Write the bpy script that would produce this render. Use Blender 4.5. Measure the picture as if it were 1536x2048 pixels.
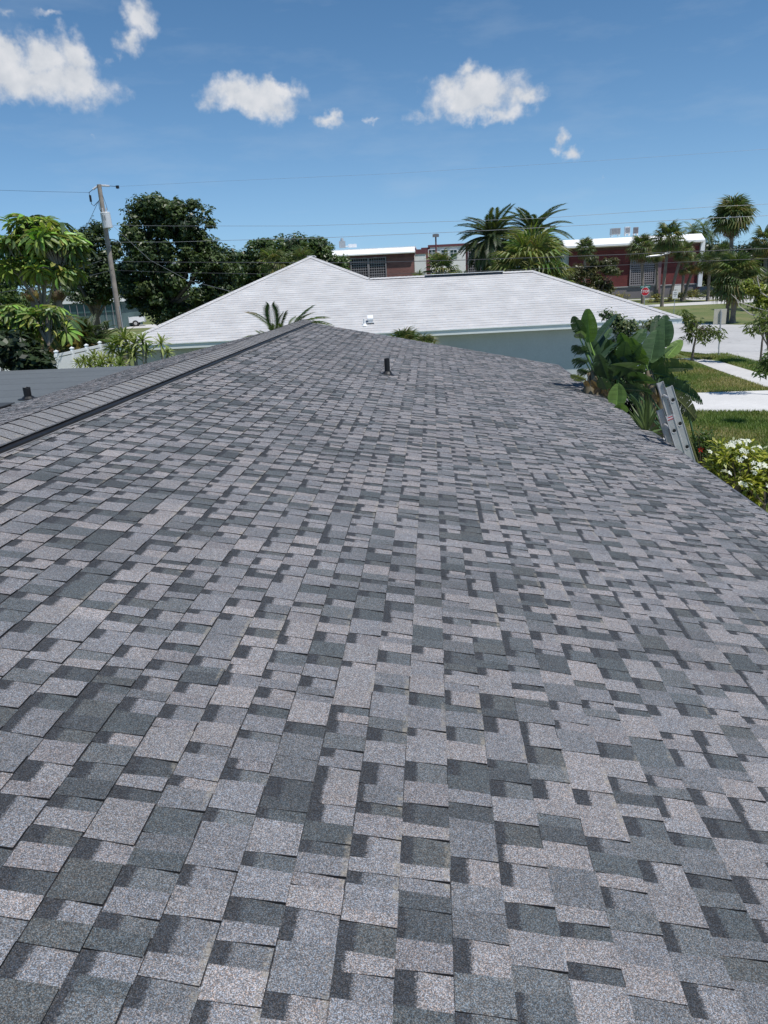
import bpy, math, random
import numpy as np
from mathutils import Vector, Matrix, Euler

S = bpy.context.scene
for o in list(bpy.data.objects):
    bpy.data.objects.remove(o)
COL = S.collection
rad = math.radians

# ------------------------------------------------------------------ camera
F_PX, CX, CY = 1479.0, 768.0, 1024.0          # focal length and centre on the 1536 x 2048 photograph
EYE = 4.6
rho, pit, yaw = rad(2.7), rad(17.63), rad(4.29)
Fv = Vector((-math.sin(yaw)*math.cos(pit), math.cos(yaw)*math.cos(pit), -math.sin(pit)))
R0 = Vector((math.cos(yaw), math.sin(yaw), 0))
U0 = R0.cross(Fv)
Rv = R0*math.cos(rho) - U0*math.sin(rho)
Uv = U0*math.cos(rho) + R0*math.sin(rho)
CAM = Vector((0, 0, EYE))
cd = bpy.data.cameras.new('camera')
cam = bpy.data.objects.new('camera', cd)
COL.objects.link(cam)
cd.sensor_fit = 'VERTICAL'
cd.sensor_height = 36
cd.lens = F_PX/2048*36
cd.clip_start = 0.05
cd.clip_end = 3000
M = Matrix(((Rv.x, Uv.x, -Fv.x, 0), (Rv.y, Uv.y, -Fv.y, 0), (Rv.z, Uv.z, -Fv.z, EYE), (0, 0, 0, 1)))
cam.matrix_world = M
S.camera = cam

def ray(px, py):
    return Fv + Rv*((px-CX)/F_PX) + Uv*((CY-py)/F_PX)
def at(px, py, Y):                             # measured point of the photograph -> place in the world
    d = ray(px, py)
    return CAM + d*(Y/d.y)
def on(px, py, z=0.0):
    d = ray(px, py)
    return CAM + d*((z-EYE)/d.z)
def project(p):
    d = Vector(p) - CAM
    zz = d.dot(Fv)
    if zz < 0.05:
        return None
    return CX + F_PX*d.dot(Rv)/zz, CY - F_PX*d.dot(Uv)/zz

# ------------------------------------------------------------------ world, sun, exposure
SUN_EL, SUN_AZ = rad(65), rad(-40)            # azimuth from +X towards +Y
SUN = Vector((math.cos(SUN_EL)*math.cos(SUN_AZ), math.cos(SUN_EL)*math.sin(SUN_AZ), math.sin(SUN_EL)))
sd = bpy.data.lights.new('sun', 'SUN')
sd.energy = 4.4
sd.angle = rad(0.5)
sd.color = (1.0, 0.965, 0.925)
sun = bpy.data.objects.new('sun', sd)
COL.objects.link(sun)
sun.rotation_euler = SUN.to_track_quat('Z', 'Y').to_euler()
sun.location = (20, -10, 60)
S.view_settings.view_transform = 'Standard'
S.view_settings.look = 'None'
S.view_settings.gamma = 1
S.view_settings.exposure = 0
S.view_settings.use_curve_mapping = False

W = bpy.data.worlds.new('World')
S.world = W
W.use_nodes = True
wt = W.node_tree
wt.nodes.clear()

class NB:                                      # tiny node-tree builder
    def __init__(s, t): s.t = t
    def n(s, typ, **kw):
        nd = s.t.nodes.new(typ)
        for k, v in kw.items(): setattr(nd, k, v)
        return nd
    def link(s, a, b): s.t.links.new(a, b)
    def put(s, sock, v):
        if hasattr(v, 'links') or isinstance(v, bpy.types.NodeSocket): s.link(v, sock)
        else: sock.default_value = v
    def m(s, op, a, b=0.0, c=None, clamp=False):
        nd = s.n('ShaderNodeMath', operation=op, use_clamp=clamp)
        s.put(nd.inputs[0], a); s.put(nd.inputs[1], b)
        if c is not None: s.put(nd.inputs[2], c)
        return nd.outputs[0]
    def vm(s, op, a, b=None, scale=None):
        nd = s.n('ShaderNodeVectorMath', operation=op)
        s.put(nd.inputs[0], a)
        if b is not None: s.put(nd.inputs[1], b)
        if scale is not None: s.put(nd.inputs['Scale'], scale)
        return nd.outputs['Value'] if op in ('DOT_PRODUCT', 'LENGTH', 'DISTANCE') else nd.outputs[0]
    def noise(s, vec, scale, detail=3.0, rough=0.5, col=False, lac=2.0):
        nd = s.n('ShaderNodeTexNoise')
        if vec is not None: s.link(vec, nd.inputs['Vector'])
        nd.inputs['Scale'].default_value = scale
        nd.inputs['Detail'].default_value = detail
        nd.inputs['Roughness'].default_value = rough
        nd.inputs['Lacunarity'].default_value = lac
        return nd.outputs['Color' if col else 'Fac']
    def rng(s, v, a, b, c=0.0, d=1.0, smooth=False):
        nd = s.n('ShaderNodeMapRange', clamp=True)
        if smooth: nd.interpolation_type = 'SMOOTHSTEP'
        s.put(nd.inputs[0], v)
        for i, x in enumerate((a, b, c, d)): s.put(nd.inputs[1+i], x)
        return nd.outputs[0]
    def mix(s, f, a, b, mode='MIX'):
        nd = s.n('ShaderNodeMix', data_type='RGBA', blend_type=mode)
        s.put(nd.inputs[0], f)
        for i, x in ((6, a), (7, b)):
            if isinstance(x, (tuple, list)): nd.inputs[i].default_value = (*x[:3], 1)
            else: s.link(x, nd.inputs[i])
        return nd.outputs[2]
    def ramp(s, f, stops):
        nd = s.n('ShaderNodeValToRGB')
        s.put(nd.inputs[0], f)
        e = nd.color_ramp.elements
        while len(e) < len(stops): e.new(0.5)
        for x, (p, c) in zip(e, stops): x.position = p; x.color = (*c[:3], 1)
        return nd.outputs[0]

b = NB(wt)
tc = b.n('ShaderNodeTexCoord')
sky = b.n('ShaderNodeTexSky', sky_type='NISHITA', sun_disc=False)
sky.sun_elevation = SUN_EL
sky.sun_rotation = math.atan2(SUN.x, SUN.y)    # measured from +Y, clockwise seen from above
sky.altitude = 0
sky.air_density = 0.55
sky.dust_density = 0.0
sky.ozone_density = 6.0
SKY_STRENGTH = 0.112
dirv = tc.outputs['Generated']
b.link(b.vm('NORMALIZE', b.vm('ADD', dirv, (0, 0, 0.065))), sky.inputs[0])   # very clear air: little whitening at the horizon
# cumulus: soft bodies placed by compass bearing and height above the horizon (they sit in the sky, far off)
def sky_dir(px, py): return ray(px, py).normalized()
blobs = [  # px, py, half width, half height (of the photograph), weight
    (45, 148, 165, 55, 1.0), (80, 112, 50, 42, .95), (150, 120, 40, 50, .9), (155, 165, 60, 40, .95), (10, 110, 60, 40, .85),
    (272, 40, 40, 38, .9), (255, 82, 34, 30, .68), (232, 112, 18, 24, .42),
    (8, 22, 24, 20, .6), (100, 26, 42, 11, .45), (210, 118, 20, 14, .4),
    (505, 190, 88, 36, 1.0), (545, 205, 42, 50, .85), (435, 200, 52, 24, .62), (555, 175, 52, 24, .85),
    (662, 240, 40, 18, .78), (742, 228, 20, 8, .5),
    (955, 195, 100, 48, 1.0), (948, 150, 28, 32, .85), (905, 180, 40, 36, .75), (1050, 188, 50, 26, .82), (850, 228, 46, 20, .5), (980, 225, 80, 26, .85),
    (1120, 268, 18, 24, .72), (1148, 296, 30, 18, .78), (1106, 290, 18, 12, .58), (1212, 342, 12, 10, .38), (195, 262, 18, 10, .36), (155, 275, 10, 10, .33),
    (-330, 60, 150, 60, 1.0), (-260, -180, 120, 60, .9), (1900, 120, 140, 60, 1.0), (2300, 240, 160, 50, .95), (700, -420, 200, 80, 1.0), (1500, -350, 160, 70, .9), (150, -520, 170, 80, .9)]
warp = b.noise(dirv, 26, 4, .6, col=True)
wv = b.vm('SCALE', b.vm('SUBTRACT', warp, (0.5, 0.5, 0.5)), scale=0.052)
dw = b.vm('ADD', dirv, wv)
den = None
for (px, py, hw, hh, wgt) in blobs:
    c = sky_dir(px, py)
    ex = (sky_dir(px+hw, py) - c); ey = (sky_dir(px, py-hh) - c)
    ex = ex/ex.length_squared; ey = ey/ey.length_squared
    rel = b.vm('SUBTRACT', dw, tuple(c))
    q = b.n('ShaderNodeCombineXYZ')
    b.link(b.vm('DOT_PRODUCT', rel, tuple(ex)), q.inputs[0])
    b.link(b.vm('DOT_PRODUCT', rel, tuple(ey)), q.inputs[1])
    r = b.vm('LENGTH', q.outputs[0])
    v = b.m('MULTIPLY_ADD', r, -wgt*0.62, wgt)
    front = b.vm('DOT_PRODUCT', dirv, tuple(c))
    v = b.m('MULTIPLY', v, b.m('GREATER_THAN', front, 0.5))
    den = v if den is None else b.m('SMOOTH_MAX', den, v, 0.12)
n1 = b.noise(dirv, 34, 7, .60)
off = b.vm('ADD', dirv, (SUN.x*.02 + Rv.x*.012, SUN.y*.02 + Rv.y*.012, .016))
n2 = b.noise(off, 34, 4, .5)
body = b.m('ADD', den, b.m('MULTIPLY_ADD', n1, 0.95, -0.455))
alpha = b.rng(body, 0.22, 0.78, 0, 1, True)
lit = b.m('ADD', b.m('MULTIPLY', b.m('SUBTRACT', n1, n2), 1.6), 0.62)
cloud = b.ramp(b.rng(lit, 0.15, 1.05), [(0.0, (.58, .61, .66)), (0.5, (.69, .71, .745)), (1.0, (.80, .80, .82))])
skyv = b.vm('SCALE', b.vm('MULTIPLY', sky.outputs[0], (0.98, 1.38, 1.36)), scale=SKY_STRENGTH)
zc = b.n('ShaderNodeSeparateXYZ'); b.link(dirv, zc.inputs[0])
air = b.m('MULTIPLY', b.m('POWER', 2.718, b.m('MULTIPLY', b.m('MAXIMUM', zc.outputs[2], 0.0), -8.5)), 0.70)
skyv = b.mix(air, skyv, (.44, .605, .69))   # pale sea air low over the horizon, all round
wisp = b.m('MULTIPLY', b.rng(b.noise(b.vm('MULTIPLY', dirv, (3.0, 3.0, 12.0)), 2.2, 6, .6), .52, .86), 0.16)
sky2 = b.mix(wisp, skyv, (.60, .68, .76))
final = b.mix(b.m('MULTIPLY', alpha, 0.93), sky2, cloud)
bg = b.n('ShaderNodeBackground')
b.link(final, bg.inputs[0])
bg.inputs[1].default_value = 1.0
wo = b.n('ShaderNodeOutputWorld')
b.link(bg.outputs[0], wo.inputs[0])
W.cycles.sampling_method = 'MANUAL'
W.cycles.sample_map_resolution = 512
S.cycles.max_bounces = 6
S.cycles.transparent_max_bounces = 4
S.cycles.use_denoising = True
try:
    S.cycles.denoising_prefilter = 'ACCURATE'
except Exception:
    pass

# ------------------------------------------------------------------ helpers
def tag(o, label=None, cat=None, group=None, kind=None):
    if label: o['label'] = label
    if cat: o['category'] = cat
    if group: o['group'] = group
    if kind: o['kind'] = kind
    return o
def empty(name, loc, label=None, cat=None, group=None, rz=0.0):
    o = bpy.data.objects.new(name, None)
    o.empty_display_size = 0.2
    COL.objects.link(o)
    o.location = loc
    o.rotation_euler = (0, 0, rz)
    return tag(o, label, cat, group)
def link_mesh(name, me, parent=None):
    o = bpy.data.objects.new(name, me)
    COL.objects.link(o)
    if parent is not None:
        o.parent = parent
    return o

class MB:
    """collects faces; build() makes ONE mesh object"""
    def __init__(s): s.v = []; s.f = []; s.c = []; s.mi = []; s.uv = {}; s.band = {}
    def face(s, pts, col=(.5, .5, .5), mi=0, uv=None, band=0.0):
        i = len(s.v)
        s.v.extend([tuple(p) for p in pts])
        if uv is not None: s.uv[len(s.f)] = uv
        if band: s.band[len(s.f)] = band
        s.f.append(tuple(range(i, i+len(pts)))); s.c.append(col); s.mi.append(mi)
    def grid(s, rows, col=(.5, .5, .5), mi=0, closed=False):
        i = len(s.v); n = len(rows[0])
        for r in rows: s.v.extend([tuple(p) for p in r])
        for a in range(len(rows)-1):
            for k in range(n if closed else n-1):
                k2 = (k+1) % n
                s.f.append((i+a*n+k, i+a*n+k2, i+(a+1)*n+k2, i+(a+1)*n+k)); s.c.append(col); s.mi.append(mi)
    def box(s, c, d, rz=0.0, col=(.5, .5, .5), mi=0, bev=0.0):
        cx, cy, cz = c; hx, hy, hz = d[0]/2, d[1]/2, d[2]/2
        ca, sa = math.cos(rz), math.sin(rz)
        def P(x, y, z): return (cx + x*ca - y*sa, cy + x*sa + y*ca, cz + z)
        p = [P(x, y, z) for z in (-hz, hz) for (x, y) in ((-hx, -hy), (hx, -hy), (hx, hy), (-hx, hy))]
        i = len(s.v); s.v.extend(p)
        for q in ((0, 3, 2, 1), (4, 5, 6, 7), (0, 1, 5, 4), (1, 2, 6, 5), (2, 3, 7, 6), (3, 0, 4, 7)):
            s.f.append(tuple(i+k for k in q)); s.c.append(col); s.mi.append(mi)
    def tube(s, pts, r, n=6, col=(.5, .5, .5), mi=0, cap=True):
        pts = [Vector(p) for p in pts]
        rs = r if isinstance(r, (list, tuple)) else [r]*len(pts)
        rows = []
        up = Vector((0.13, 0.21, 1)).normalized()
        for k, p in enumerate(pts):
            t = (pts[min(k+1, len(pts)-1)] - pts[max(k-1, 0)]).normalized()
            a = t.cross(up)
            if a.length < 0.05: a = t.cross(Vector((1, 0, 0)))
            a.normalize(); bb = t.cross(a)
            rows.append([p + (a*math.cos(2*math.pi*j/n) + bb*math.sin(2*math.pi*j/n))*rs[k] for j in range(n)])
        s.grid(rows, col, mi, True)
        if cap:
            s.face(list(reversed(rows[0])), col, mi); s.face(rows[-1], col, mi)
    def build(s, name, mats, parent=None, smooth=False, mesh_only=False):
        me = bpy.data.meshes.new(name)
        me.from_pydata(s.v, [], s.f)
        if not isinstance(mats, (list, tuple)): mats = [mats]
        for m in mats: me.materials.append(m)
        if len(mats) > 1: me.polygons.foreach_set('material_index', s.mi)
        at_ = me.attributes.new('Col', 'FLOAT_COLOR', 'FACE')
        at_.data.foreach_set('color', np.c_[np.array(s.c, 'f')[:, :3], np.ones(len(s.c), 'f')].ravel())
        if s.uv:
            ul = me.uv_layers.new(name='UVMap')
            for fi, uvs in s.uv.items():
                st = me.polygons[fi].loop_start
                for k, q in enumerate(uvs): ul.data[st+k].uv = q
            ba = me.attributes.new('band', 'FLOAT', 'FACE')
            bb = np.zeros(len(s.f), 'f')
            for fi, q in s.band.items(): bb[fi] = q
            ba.data.foreach_set('value', bb)
        if smooth: me.polygons.foreach_set('use_smooth', [True]*len(s.f))
        me.update()
        return me if mesh_only else link_mesh(name, me, parent)

def cards(name, V, C, mat, parent=None, kind=None):
    """V: (n,4,3) quads, C: (n,3) colours -> one mesh, fast"""
    V = np.asarray(V, 'f'); n = len(V)
    me = bpy.data.meshes.new(name)
    me.vertices.add(n*4); me.vertices.foreach_set('co', V.reshape(-1))
    me.loops.add(n*4); me.loops.foreach_set('vertex_index', np.arange(n*4, dtype='i'))
    me.polygons.add(n)
    me.polygons.foreach_set('loop_start', np.arange(0, n*4, 4, dtype='i'))
    me.materials.append(mat)
    a = me.attributes.new('Col', 'FLOAT_COLOR', 'FACE')
    a.data.foreach_set('color', np.c_[np.asarray(C, 'f'), np.ones(n, 'f')].ravel())
    me.update(calc_edges=True); me.validate()
    o = link_mesh(name, me, parent)
    if kind: o['kind'] = kind
    return o

def new_mat(name):
    m = bpy.data.materials.new(name)
    m.use_nodes = True
    t = m.node_tree
    t.nodes.clear()
    nb = NB(t)
    out = nb.n('ShaderNodeOutputMaterial')
    bs = nb.n('ShaderNodeBsdfPrincipled')
    nb.link(bs.outputs[0], out.inputs[0])
    return m, nb, bs, out
def bump(nb, bs, h, strength=0.3, dist=0.01):
    bp = nb.n('ShaderNodeBump')
    bp.inputs['Strength'].default_value = strength
    bp.inputs['Distance'].default_value = dist
    nb.link(h, bp.inputs['Height'])
    nb.link(bp.outputs[0], bs.inputs['Normal'])
def plain(name, col, rough=0.6, var=0.12, scale=6.0, metal=0.0, bmp=0.0, spec=0.5, fine=0.0):
    m, nb, bs, out = new_mat(name)
    g = nb.n('ShaderNodeTexCoord').outputs['Object']
    nz = nb.noise(g, scale, 5, .6)
    k = nb.rng(nz, .25, .75, 1-var, 1+var)
    if fine:
        k = nb.m('MULTIPLY', k, nb.rng(nb.noise(g, scale*14, 2, .5), .25, .75, 1-fine, 1+fine))
    c = nb.vm('SCALE', tuple(col), scale=k)
    nb.link(c, bs.inputs['Base Color'])
    bs.inputs['Roughness'].default_value = rough
    bs.inputs['Metallic'].default_value = metal
    bs.inputs['Specular IOR Level'].default_value = spec
    if bmp: bump(nb, bs, nb.noise(g, scale*8, 4, .6), bmp, .01)
    return m
def attr_mat(name, rough=0.5, trans=0.0, spec=0.4, var=0.15, scale=30.0, sub=0.0):
    """colour comes from the face attribute Col (the thing's own colour), with a little grain"""
    m, nb, bs, out = new_mat(name)
    a = nb.n('ShaderNodeAttribute', attribute_name='Col')
    g = nb.n('ShaderNodeTexCoord').outputs['Object']
    k = nb.rng(nb.noise(g, scale, 3, .6), .25, .75, 1-var, 1+var)
    c = nb.vm('SCALE', a.outputs['Color'], scale=k)
    nb.link(c, bs.inputs['Base Color'])
    bs.inputs['Roughness'].default_value = rough
    bs.inputs['Specular IOR Level'].default_value = spec
    if trans:
        tr = nb.n('ShaderNodeBsdfTranslucent')
        c2 = nb.mix(1.0, c, (1.15, 1.25, .45), 'MULTIPLY')
        nb.link(c2, tr.inputs[0])
        mx = nb.n('ShaderNodeMixShader')
        mx.inputs[0].default_value = trans
        nb.link(bs.outputs[0], mx.inputs[1]); nb.link(tr.outputs[0], mx.inputs[2])
        nb.link(mx.outputs[0], out.inputs[0])
    return m

# materials ---------------------------------------------------------
def shingle_mat(name, gran=520.0, contrast=1.0, spec=.25):
    m, nb, bs, out = new_mat(name)
    pos = nb.n('ShaderNodeNewGeometry').outputs['Position']
    a = nb.n('ShaderNodeAttribute', attribute_name='Col').outputs['Color']
    band = nb.n('ShaderNodeAttribute', attribute_name='band').outputs['Fac']
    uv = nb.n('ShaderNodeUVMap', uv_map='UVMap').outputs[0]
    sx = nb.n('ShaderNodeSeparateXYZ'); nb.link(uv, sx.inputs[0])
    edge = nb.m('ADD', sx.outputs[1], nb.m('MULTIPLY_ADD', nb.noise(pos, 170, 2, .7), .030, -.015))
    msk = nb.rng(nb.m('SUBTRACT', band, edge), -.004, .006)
    a = nb.mix(nb.rng(sx.outputs[1], .001, .0035, 1, 0), a, (.025, .025, .027))      # shadow and black butt of the course above, painted as a dark asphalt line
    tone = nb.mix(nb.m('MULTIPLY', msk, nb.m('GREATER_THAN', band, .004)), a, (.048, .051, .055))
    vo = nb.n('ShaderNodeTexVoronoi'); nb.link(pos, vo.inputs['Vector']); vo.inputs['Scale'].default_value = gran
    sp = nb.n('ShaderNodeSeparateColor'); nb.link(vo.outputs['Color'], sp.inputs[0])
    k = nb.m('POWER', 2.0, nb.m('MULTIPLY_ADD', sp.outputs[0], 2.6*contrast, -1.485*contrast))
    hue = nb.ramp(sp.outputs[1], [(0, (1.16, .90, .76)), (.3, (1.03, .98, .94)), (.6, (.95, 1.0, 1.06)), (1, (.84, 1.0, 1.20))])
    c = nb.mix(1.0, tone, hue, 'MULTIPLY')
    c = nb.vm('SCALE', c, scale=k)
    mid = nb.rng(nb.noise(pos, 55, 3, .6), .3, .7, .86, 1.14)
    big = nb.rng(nb.noise(pos, 1.1, 4, .6), .3, .7, .88, 1.10)
    c = nb.vm('SCALE', c, scale=nb.m('MULTIPLY', mid, big))
    # a few pale bare scuffs
    sc = nb.m('MULTIPLY', nb.rng(nb.noise(pos, 2.1, 3, .6), .57, .60), nb.m('MULTIPLY', nb.rng(sx.outputs[1], .118, .124), nb.rng(nb.noise(pos, 60, 3, .7), .40, .62, 0, .55)))
    c = nb.mix(sc, c, (.34, .30, .235))
    nb.link(c, bs.inputs['Base Color'])
    bs.inputs['Roughness'].default_value = .82
    bs.inputs['Specular IOR Level'].default_value = spec
    bump(nb, bs, sp.outputs[2], .55, .0014)
    return m
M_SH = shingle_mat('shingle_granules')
M_SHW = shingle_mat('white_shingle_granules', 160, .18)
M_EDGE = plain('cut_asphalt', (.012, .012, .014), .9, .2, 40)
M_BLACK = plain('black_plastic', (.012, .012, .014), .45, .25, 30, spec=.5)
M_RUBBER = plain('black_pipe', (.008, .008, .009), .5, .3, 20)
M_MEMB = plain('flat_roof_membrane', (.115, .128, .135), .75, .10, .9, fine=.08, bmp=.15)
M_WHITE = plain('white_paint', (.78, .79, .79), .5, .05, 2.0)
M_FASC = plain('white_fascia', (.74, .77, .76), .45, .05, 1.5)
M_STUCCO = plain('pale_stucco', (.53, .55, .57), .85, .05, 1.2, bmp=.25, fine=.05)
M_STUCW = plain('cream_stucco', (.80, .78, .74), .85, .06, .4, fine=.04)
M_ALU = plain('aluminium', (.50, .49, .475), .5, .14, 9, metal=.3, fine=.12)
M_GALV = plain('galvanised_steel', (.42, .44, .45), .5, .15, 12, metal=.4)
M_CONC = plain('concrete', (.54, .525, .50), .9, .10, .45, bmp=.1, fine=.06)
M_DRIVE = plain('pale_concrete', (.59, .58, .56), .9, .08, .5, fine=.05)
M_VINYL = plain('white_vinyl', (.80, .82, .82), .4, .03, 2.0)
M_BARK = plain('bark', (.16, .135, .11), .95, .35, 5.0, bmp=.7, fine=.25)
M_PALMBARK = plain('palm_bark', (.20, .17, .14), .95, .35, 3.0, bmp=.7, fine=.3)
M_POLE = plain('weathered_timber', (.27, .235, .20), .9, .30, 2.5, bmp=.5, fine=.2)
M_LEAF = attr_mat('broad_leaf', .42, .30, .5, .22, 8)
M_GLOSS = attr_mat('glossy_leaf', .42, .24, .45, .15, 6)
M_FROND = attr_mat('palm_leaf', .45, .28, .45, .18, 5)
M_ATTR = attr_mat('painted', .5, 0, .4, .08, 3)
M_PETAL = attr_mat('petal', .6, .3, .3, .05, 12)
M_GRASS = attr_mat('grass_blade', .6, .3, .3, .2, 2)
M_GLASS = plain('dark_glass', (.02, .028, .032), .12, .1, 1, spec=.6)
M_WIRE = plain('wire', (.05, .05, .055), .5, .1, 3)
M_CABLE = plain('pale_wire', (.30, .31, .32), .45, .1, 3, metal=.5)

# ------------------------------------------------------------------ ground
def poly(name, pts, z, mat, kind='structure'):
    m = MB(); m.face([(x, y, z) for x, y in pts])
    o = m.build(name, mat); o['kind'] = kind
    return o
def lawn_mat():
    m, nb, bs, out = new_mat('lawn')
    pos = nb.n('ShaderNodeNewGeometry').outputs['Position']
    a = nb.noise(pos, .22, 5, .6); c = nb.noise(pos, 2.5, 5, .7); d = nb.noise(pos, 28, 3, .7)
    k = nb.m('ADD', nb.m('MULTIPLY', a, .55), nb.m('ADD', nb.m('MULTIPLY', c, .3), nb.m('MULTIPLY', d, .25)))
    col = nb.ramp(k, [(.40, (.075, .105, .028)), (.53, (.118, .150, .042)), (.62, (.175, .172, .066)), (.74, (.24, .205, .10))])
    nb.link(col, bs.inputs['Base Color'])
    bs.inputs['Roughness'].default_value = .9
    bump(nb, bs, d, .6, .05)
    return m
M_LAWN = lawn_mat()
g = poly('ground', [(-900, -300), (900, -300), (900, 1500), (-900, 1500)], 0, M_LAWN)
def road_mat():
    m, nb, bs, out = new_mat('worn_pale_road')
    pos = nb.n('ShaderNodeNewGeometry').outputs['Position']
    k = nb.m('ADD', nb.rng(nb.noise(pos, .18, 5, .6), .3, .7, .82, 1.08), nb.rng(nb.noise(pos, 5, 4, .7), .3, .7, -.07, .07))
    vo = nb.n('ShaderNodeTexVoronoi', feature='DISTANCE_TO_EDGE'); nb.link(nb.vm('ADD', pos, nb.vm('SCALE', nb.noise(pos, 1.2, 3, .6, col=True), scale=.8)), vo.inputs['Vector']); vo.inputs['Scale'].default_value = .23
    crack = nb.rng(vo.outputs['Distance'], .0, .012, .72, 1.0)
    nb.link(nb.vm('SCALE', (.47, .463, .45), scale=nb.m('MULTIPLY', k, crack)), bs.inputs['Base Color'])
    bs.inputs['Roughness'].default_value = .9
    return m
M_ROAD = road_mat()
poly('road', [(14.6, -20), (15.2, 30), (15.25, 35.4), (14.5, 39.2), (13.4, 42.5), (12.6, 52), (12.6, 70), (20.0, 69), (20.3, 66), (20.75, 62.5), (21.3, 60.6),
              (22.6, 58.4), (25, 56.6), (32, 54.5), (70, 48), (70, 20), (34, 14), (27, -20)], .006, M_ROAD)
poly('sidewalk', [(12.45, -10), (12.42, 28.6), (12.55, 34), (12.75, 37.8), (12.2, 38.6), (13.05, 38.7), (13.7, 37.0), (13.75, 29.0), (13.7, -10)], .010, M_CONC)
poly('driveway', [(3.4, 18.0), (3.4, 25.6), (8.9, 28.0), (12.3, 27.9), (16.2, 27.4), (16.2, 23.2), (12.2, 23.6), (10.3, 23.85), (8.4, 24.3), (7.0, 23.6), (6.5, 20.5), (6.3, 17.5)], .014, M_DRIVE)
poly('front_walk', [(3.5, 8.6), (3.5, 18.0), (5.25, 18.0), (5.1, 8.6)], .012, M_DRIVE)
poly('far_sidewalk', [(23.6, 88.0), (25.0, 92.6), (38, 96.6), (90, 98), (90, 90.5), (35.2, 88.6)], .008, M_CONC)
poly('cross_street', [(12.6, 70.02), (14.6, 88), (17, 104), (25.0, 104), (23.4, 88), (21.2, 80), (20.0, 69.02)], .006, M_ROAD)
poly('car_park', [(33, 99.5), (33.5, 110), (95, 114), (95, 100)], .009, M_CONC)
poly('school_path', [(24.5, 107.6), (24.5, 109.4), (46, 110.6), (46, 108.8)], .009, M_CONC)
poly('side_street', [(-80, 91), (-80, 99), (-28, 98), (-28, 90)], .008, M_CONC)

# ------------------------------------------------------------------ our house
RX, RZ = -2.94, 3.685          # ridge
SL = .208
EX, LX = 2.86, -6.9            # right eave, left edge
YA, YB = -1.2, 17.55           # near and far rake
th = math.atan(SL)
EXP = .137
rng = random.Random(11)
house = empty('shingled_house', ((EX+LX)/2, 8, 0), 'low house in front with grey patchwork shingle roof, black ridge vent and flat side roof', 'house')
def hp(o):                      # parent a world-space mesh to the house
    o.parent = house; o.matrix_parent_inverse = Matrix.Translation(-house.location); return o
PALE = [(0.247, 0.234, 0.228), (0.231, 0.223, 0.219), (0.261, 0.245, 0.237)]
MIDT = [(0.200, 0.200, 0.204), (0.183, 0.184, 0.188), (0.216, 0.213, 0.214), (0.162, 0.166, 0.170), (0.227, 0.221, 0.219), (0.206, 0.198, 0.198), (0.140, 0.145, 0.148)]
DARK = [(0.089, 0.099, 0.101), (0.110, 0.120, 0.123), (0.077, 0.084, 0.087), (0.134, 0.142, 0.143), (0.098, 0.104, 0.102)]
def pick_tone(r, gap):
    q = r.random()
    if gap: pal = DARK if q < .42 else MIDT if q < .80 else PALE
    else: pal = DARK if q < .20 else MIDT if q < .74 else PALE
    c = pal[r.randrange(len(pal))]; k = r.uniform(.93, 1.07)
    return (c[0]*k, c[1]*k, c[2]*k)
def shingle_piece(mb, O, A, D, N, u0, u1, v0, v1, t, tones, band, r, tuck=.014, edge=None):
    """one laminated tab: sloping face, black cut butt and cut ends; world space"""
    j = lambda s: r.uniform(-s, s)
    sk0, sk1 = j(.0035), j(.0035)
    lift = t + r.uniform(0, .0015)
    ua, ub = u0-tuck, u1 + r.uniform(-.002, .003)
    def P(u, v, h): return O + D*u + A*v + N*h
    nseg = len(tones)
    cuts = [v0] + [v0 + (v1-v0)*(k+1)/nseg + (j(.02) if k < nseg-1 else 0) for k in range(nseg)]
    hl = [lift + r.uniform(-.0008, .0010) for _ in cuts]
    for k in range(nseg):
        a, b_ = cuts[k], cuts[k+1]
        s0 = sk0 if k == 0 else 0; s1 = sk1 if k == nseg-1 else 0
        mb.face([P(ua, a-s0, .001), P(ub, a+s0, hl[k]), P(ub, b_+s1, hl[k+1]), P(ua, b_-s1, .001)], tones[k], 0,
                [(a, -tuck), (a, u1-u0), (b_, u1-u0), (b_, -tuck)], band)
        mb.face([P(ub, a+s0, hl[k]), P(ub, a+s0, 0), P(ub, b_+s1, 0), P(ub, b_+s1, hl[k+1])], (.012, .012, .013), 1)
    mb.face([P(ua, v0-sk0, .001), P(ua, v0-sk0, -.001), P(ub, v0+sk0, 0), P(ub, v0+sk0, hl[0])], (.012, .012, .013), 1)
    mb.face([P(ua, v1-sk1, .001), P(ub, v1+sk1, hl[-1]), P(ub, v1+sk1, 0), P(ua, v1-sk1, -.001)], (.012, .012, .013), 1)
def course_pieces(r, v0, v1):
    """alternating raised tabs and recessed gaps along one course"""
    v = v0 - r.uniform(0, .2); out = []; gap = r.random() < .5
    while v < v1:
        L = r.uniform(.042, .105) if gap else r.choice((.050, .062, .076, .090, .106, .125, .150)) * r.uniform(.9, 1.1)
        a, b_ = max(v, v0), min(v+L, v1)
        if b_-a > .012: out.append((a, b_, gap))
        v += L
        if gap or r.random() < .90: gap = not gap
    return out
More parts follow.
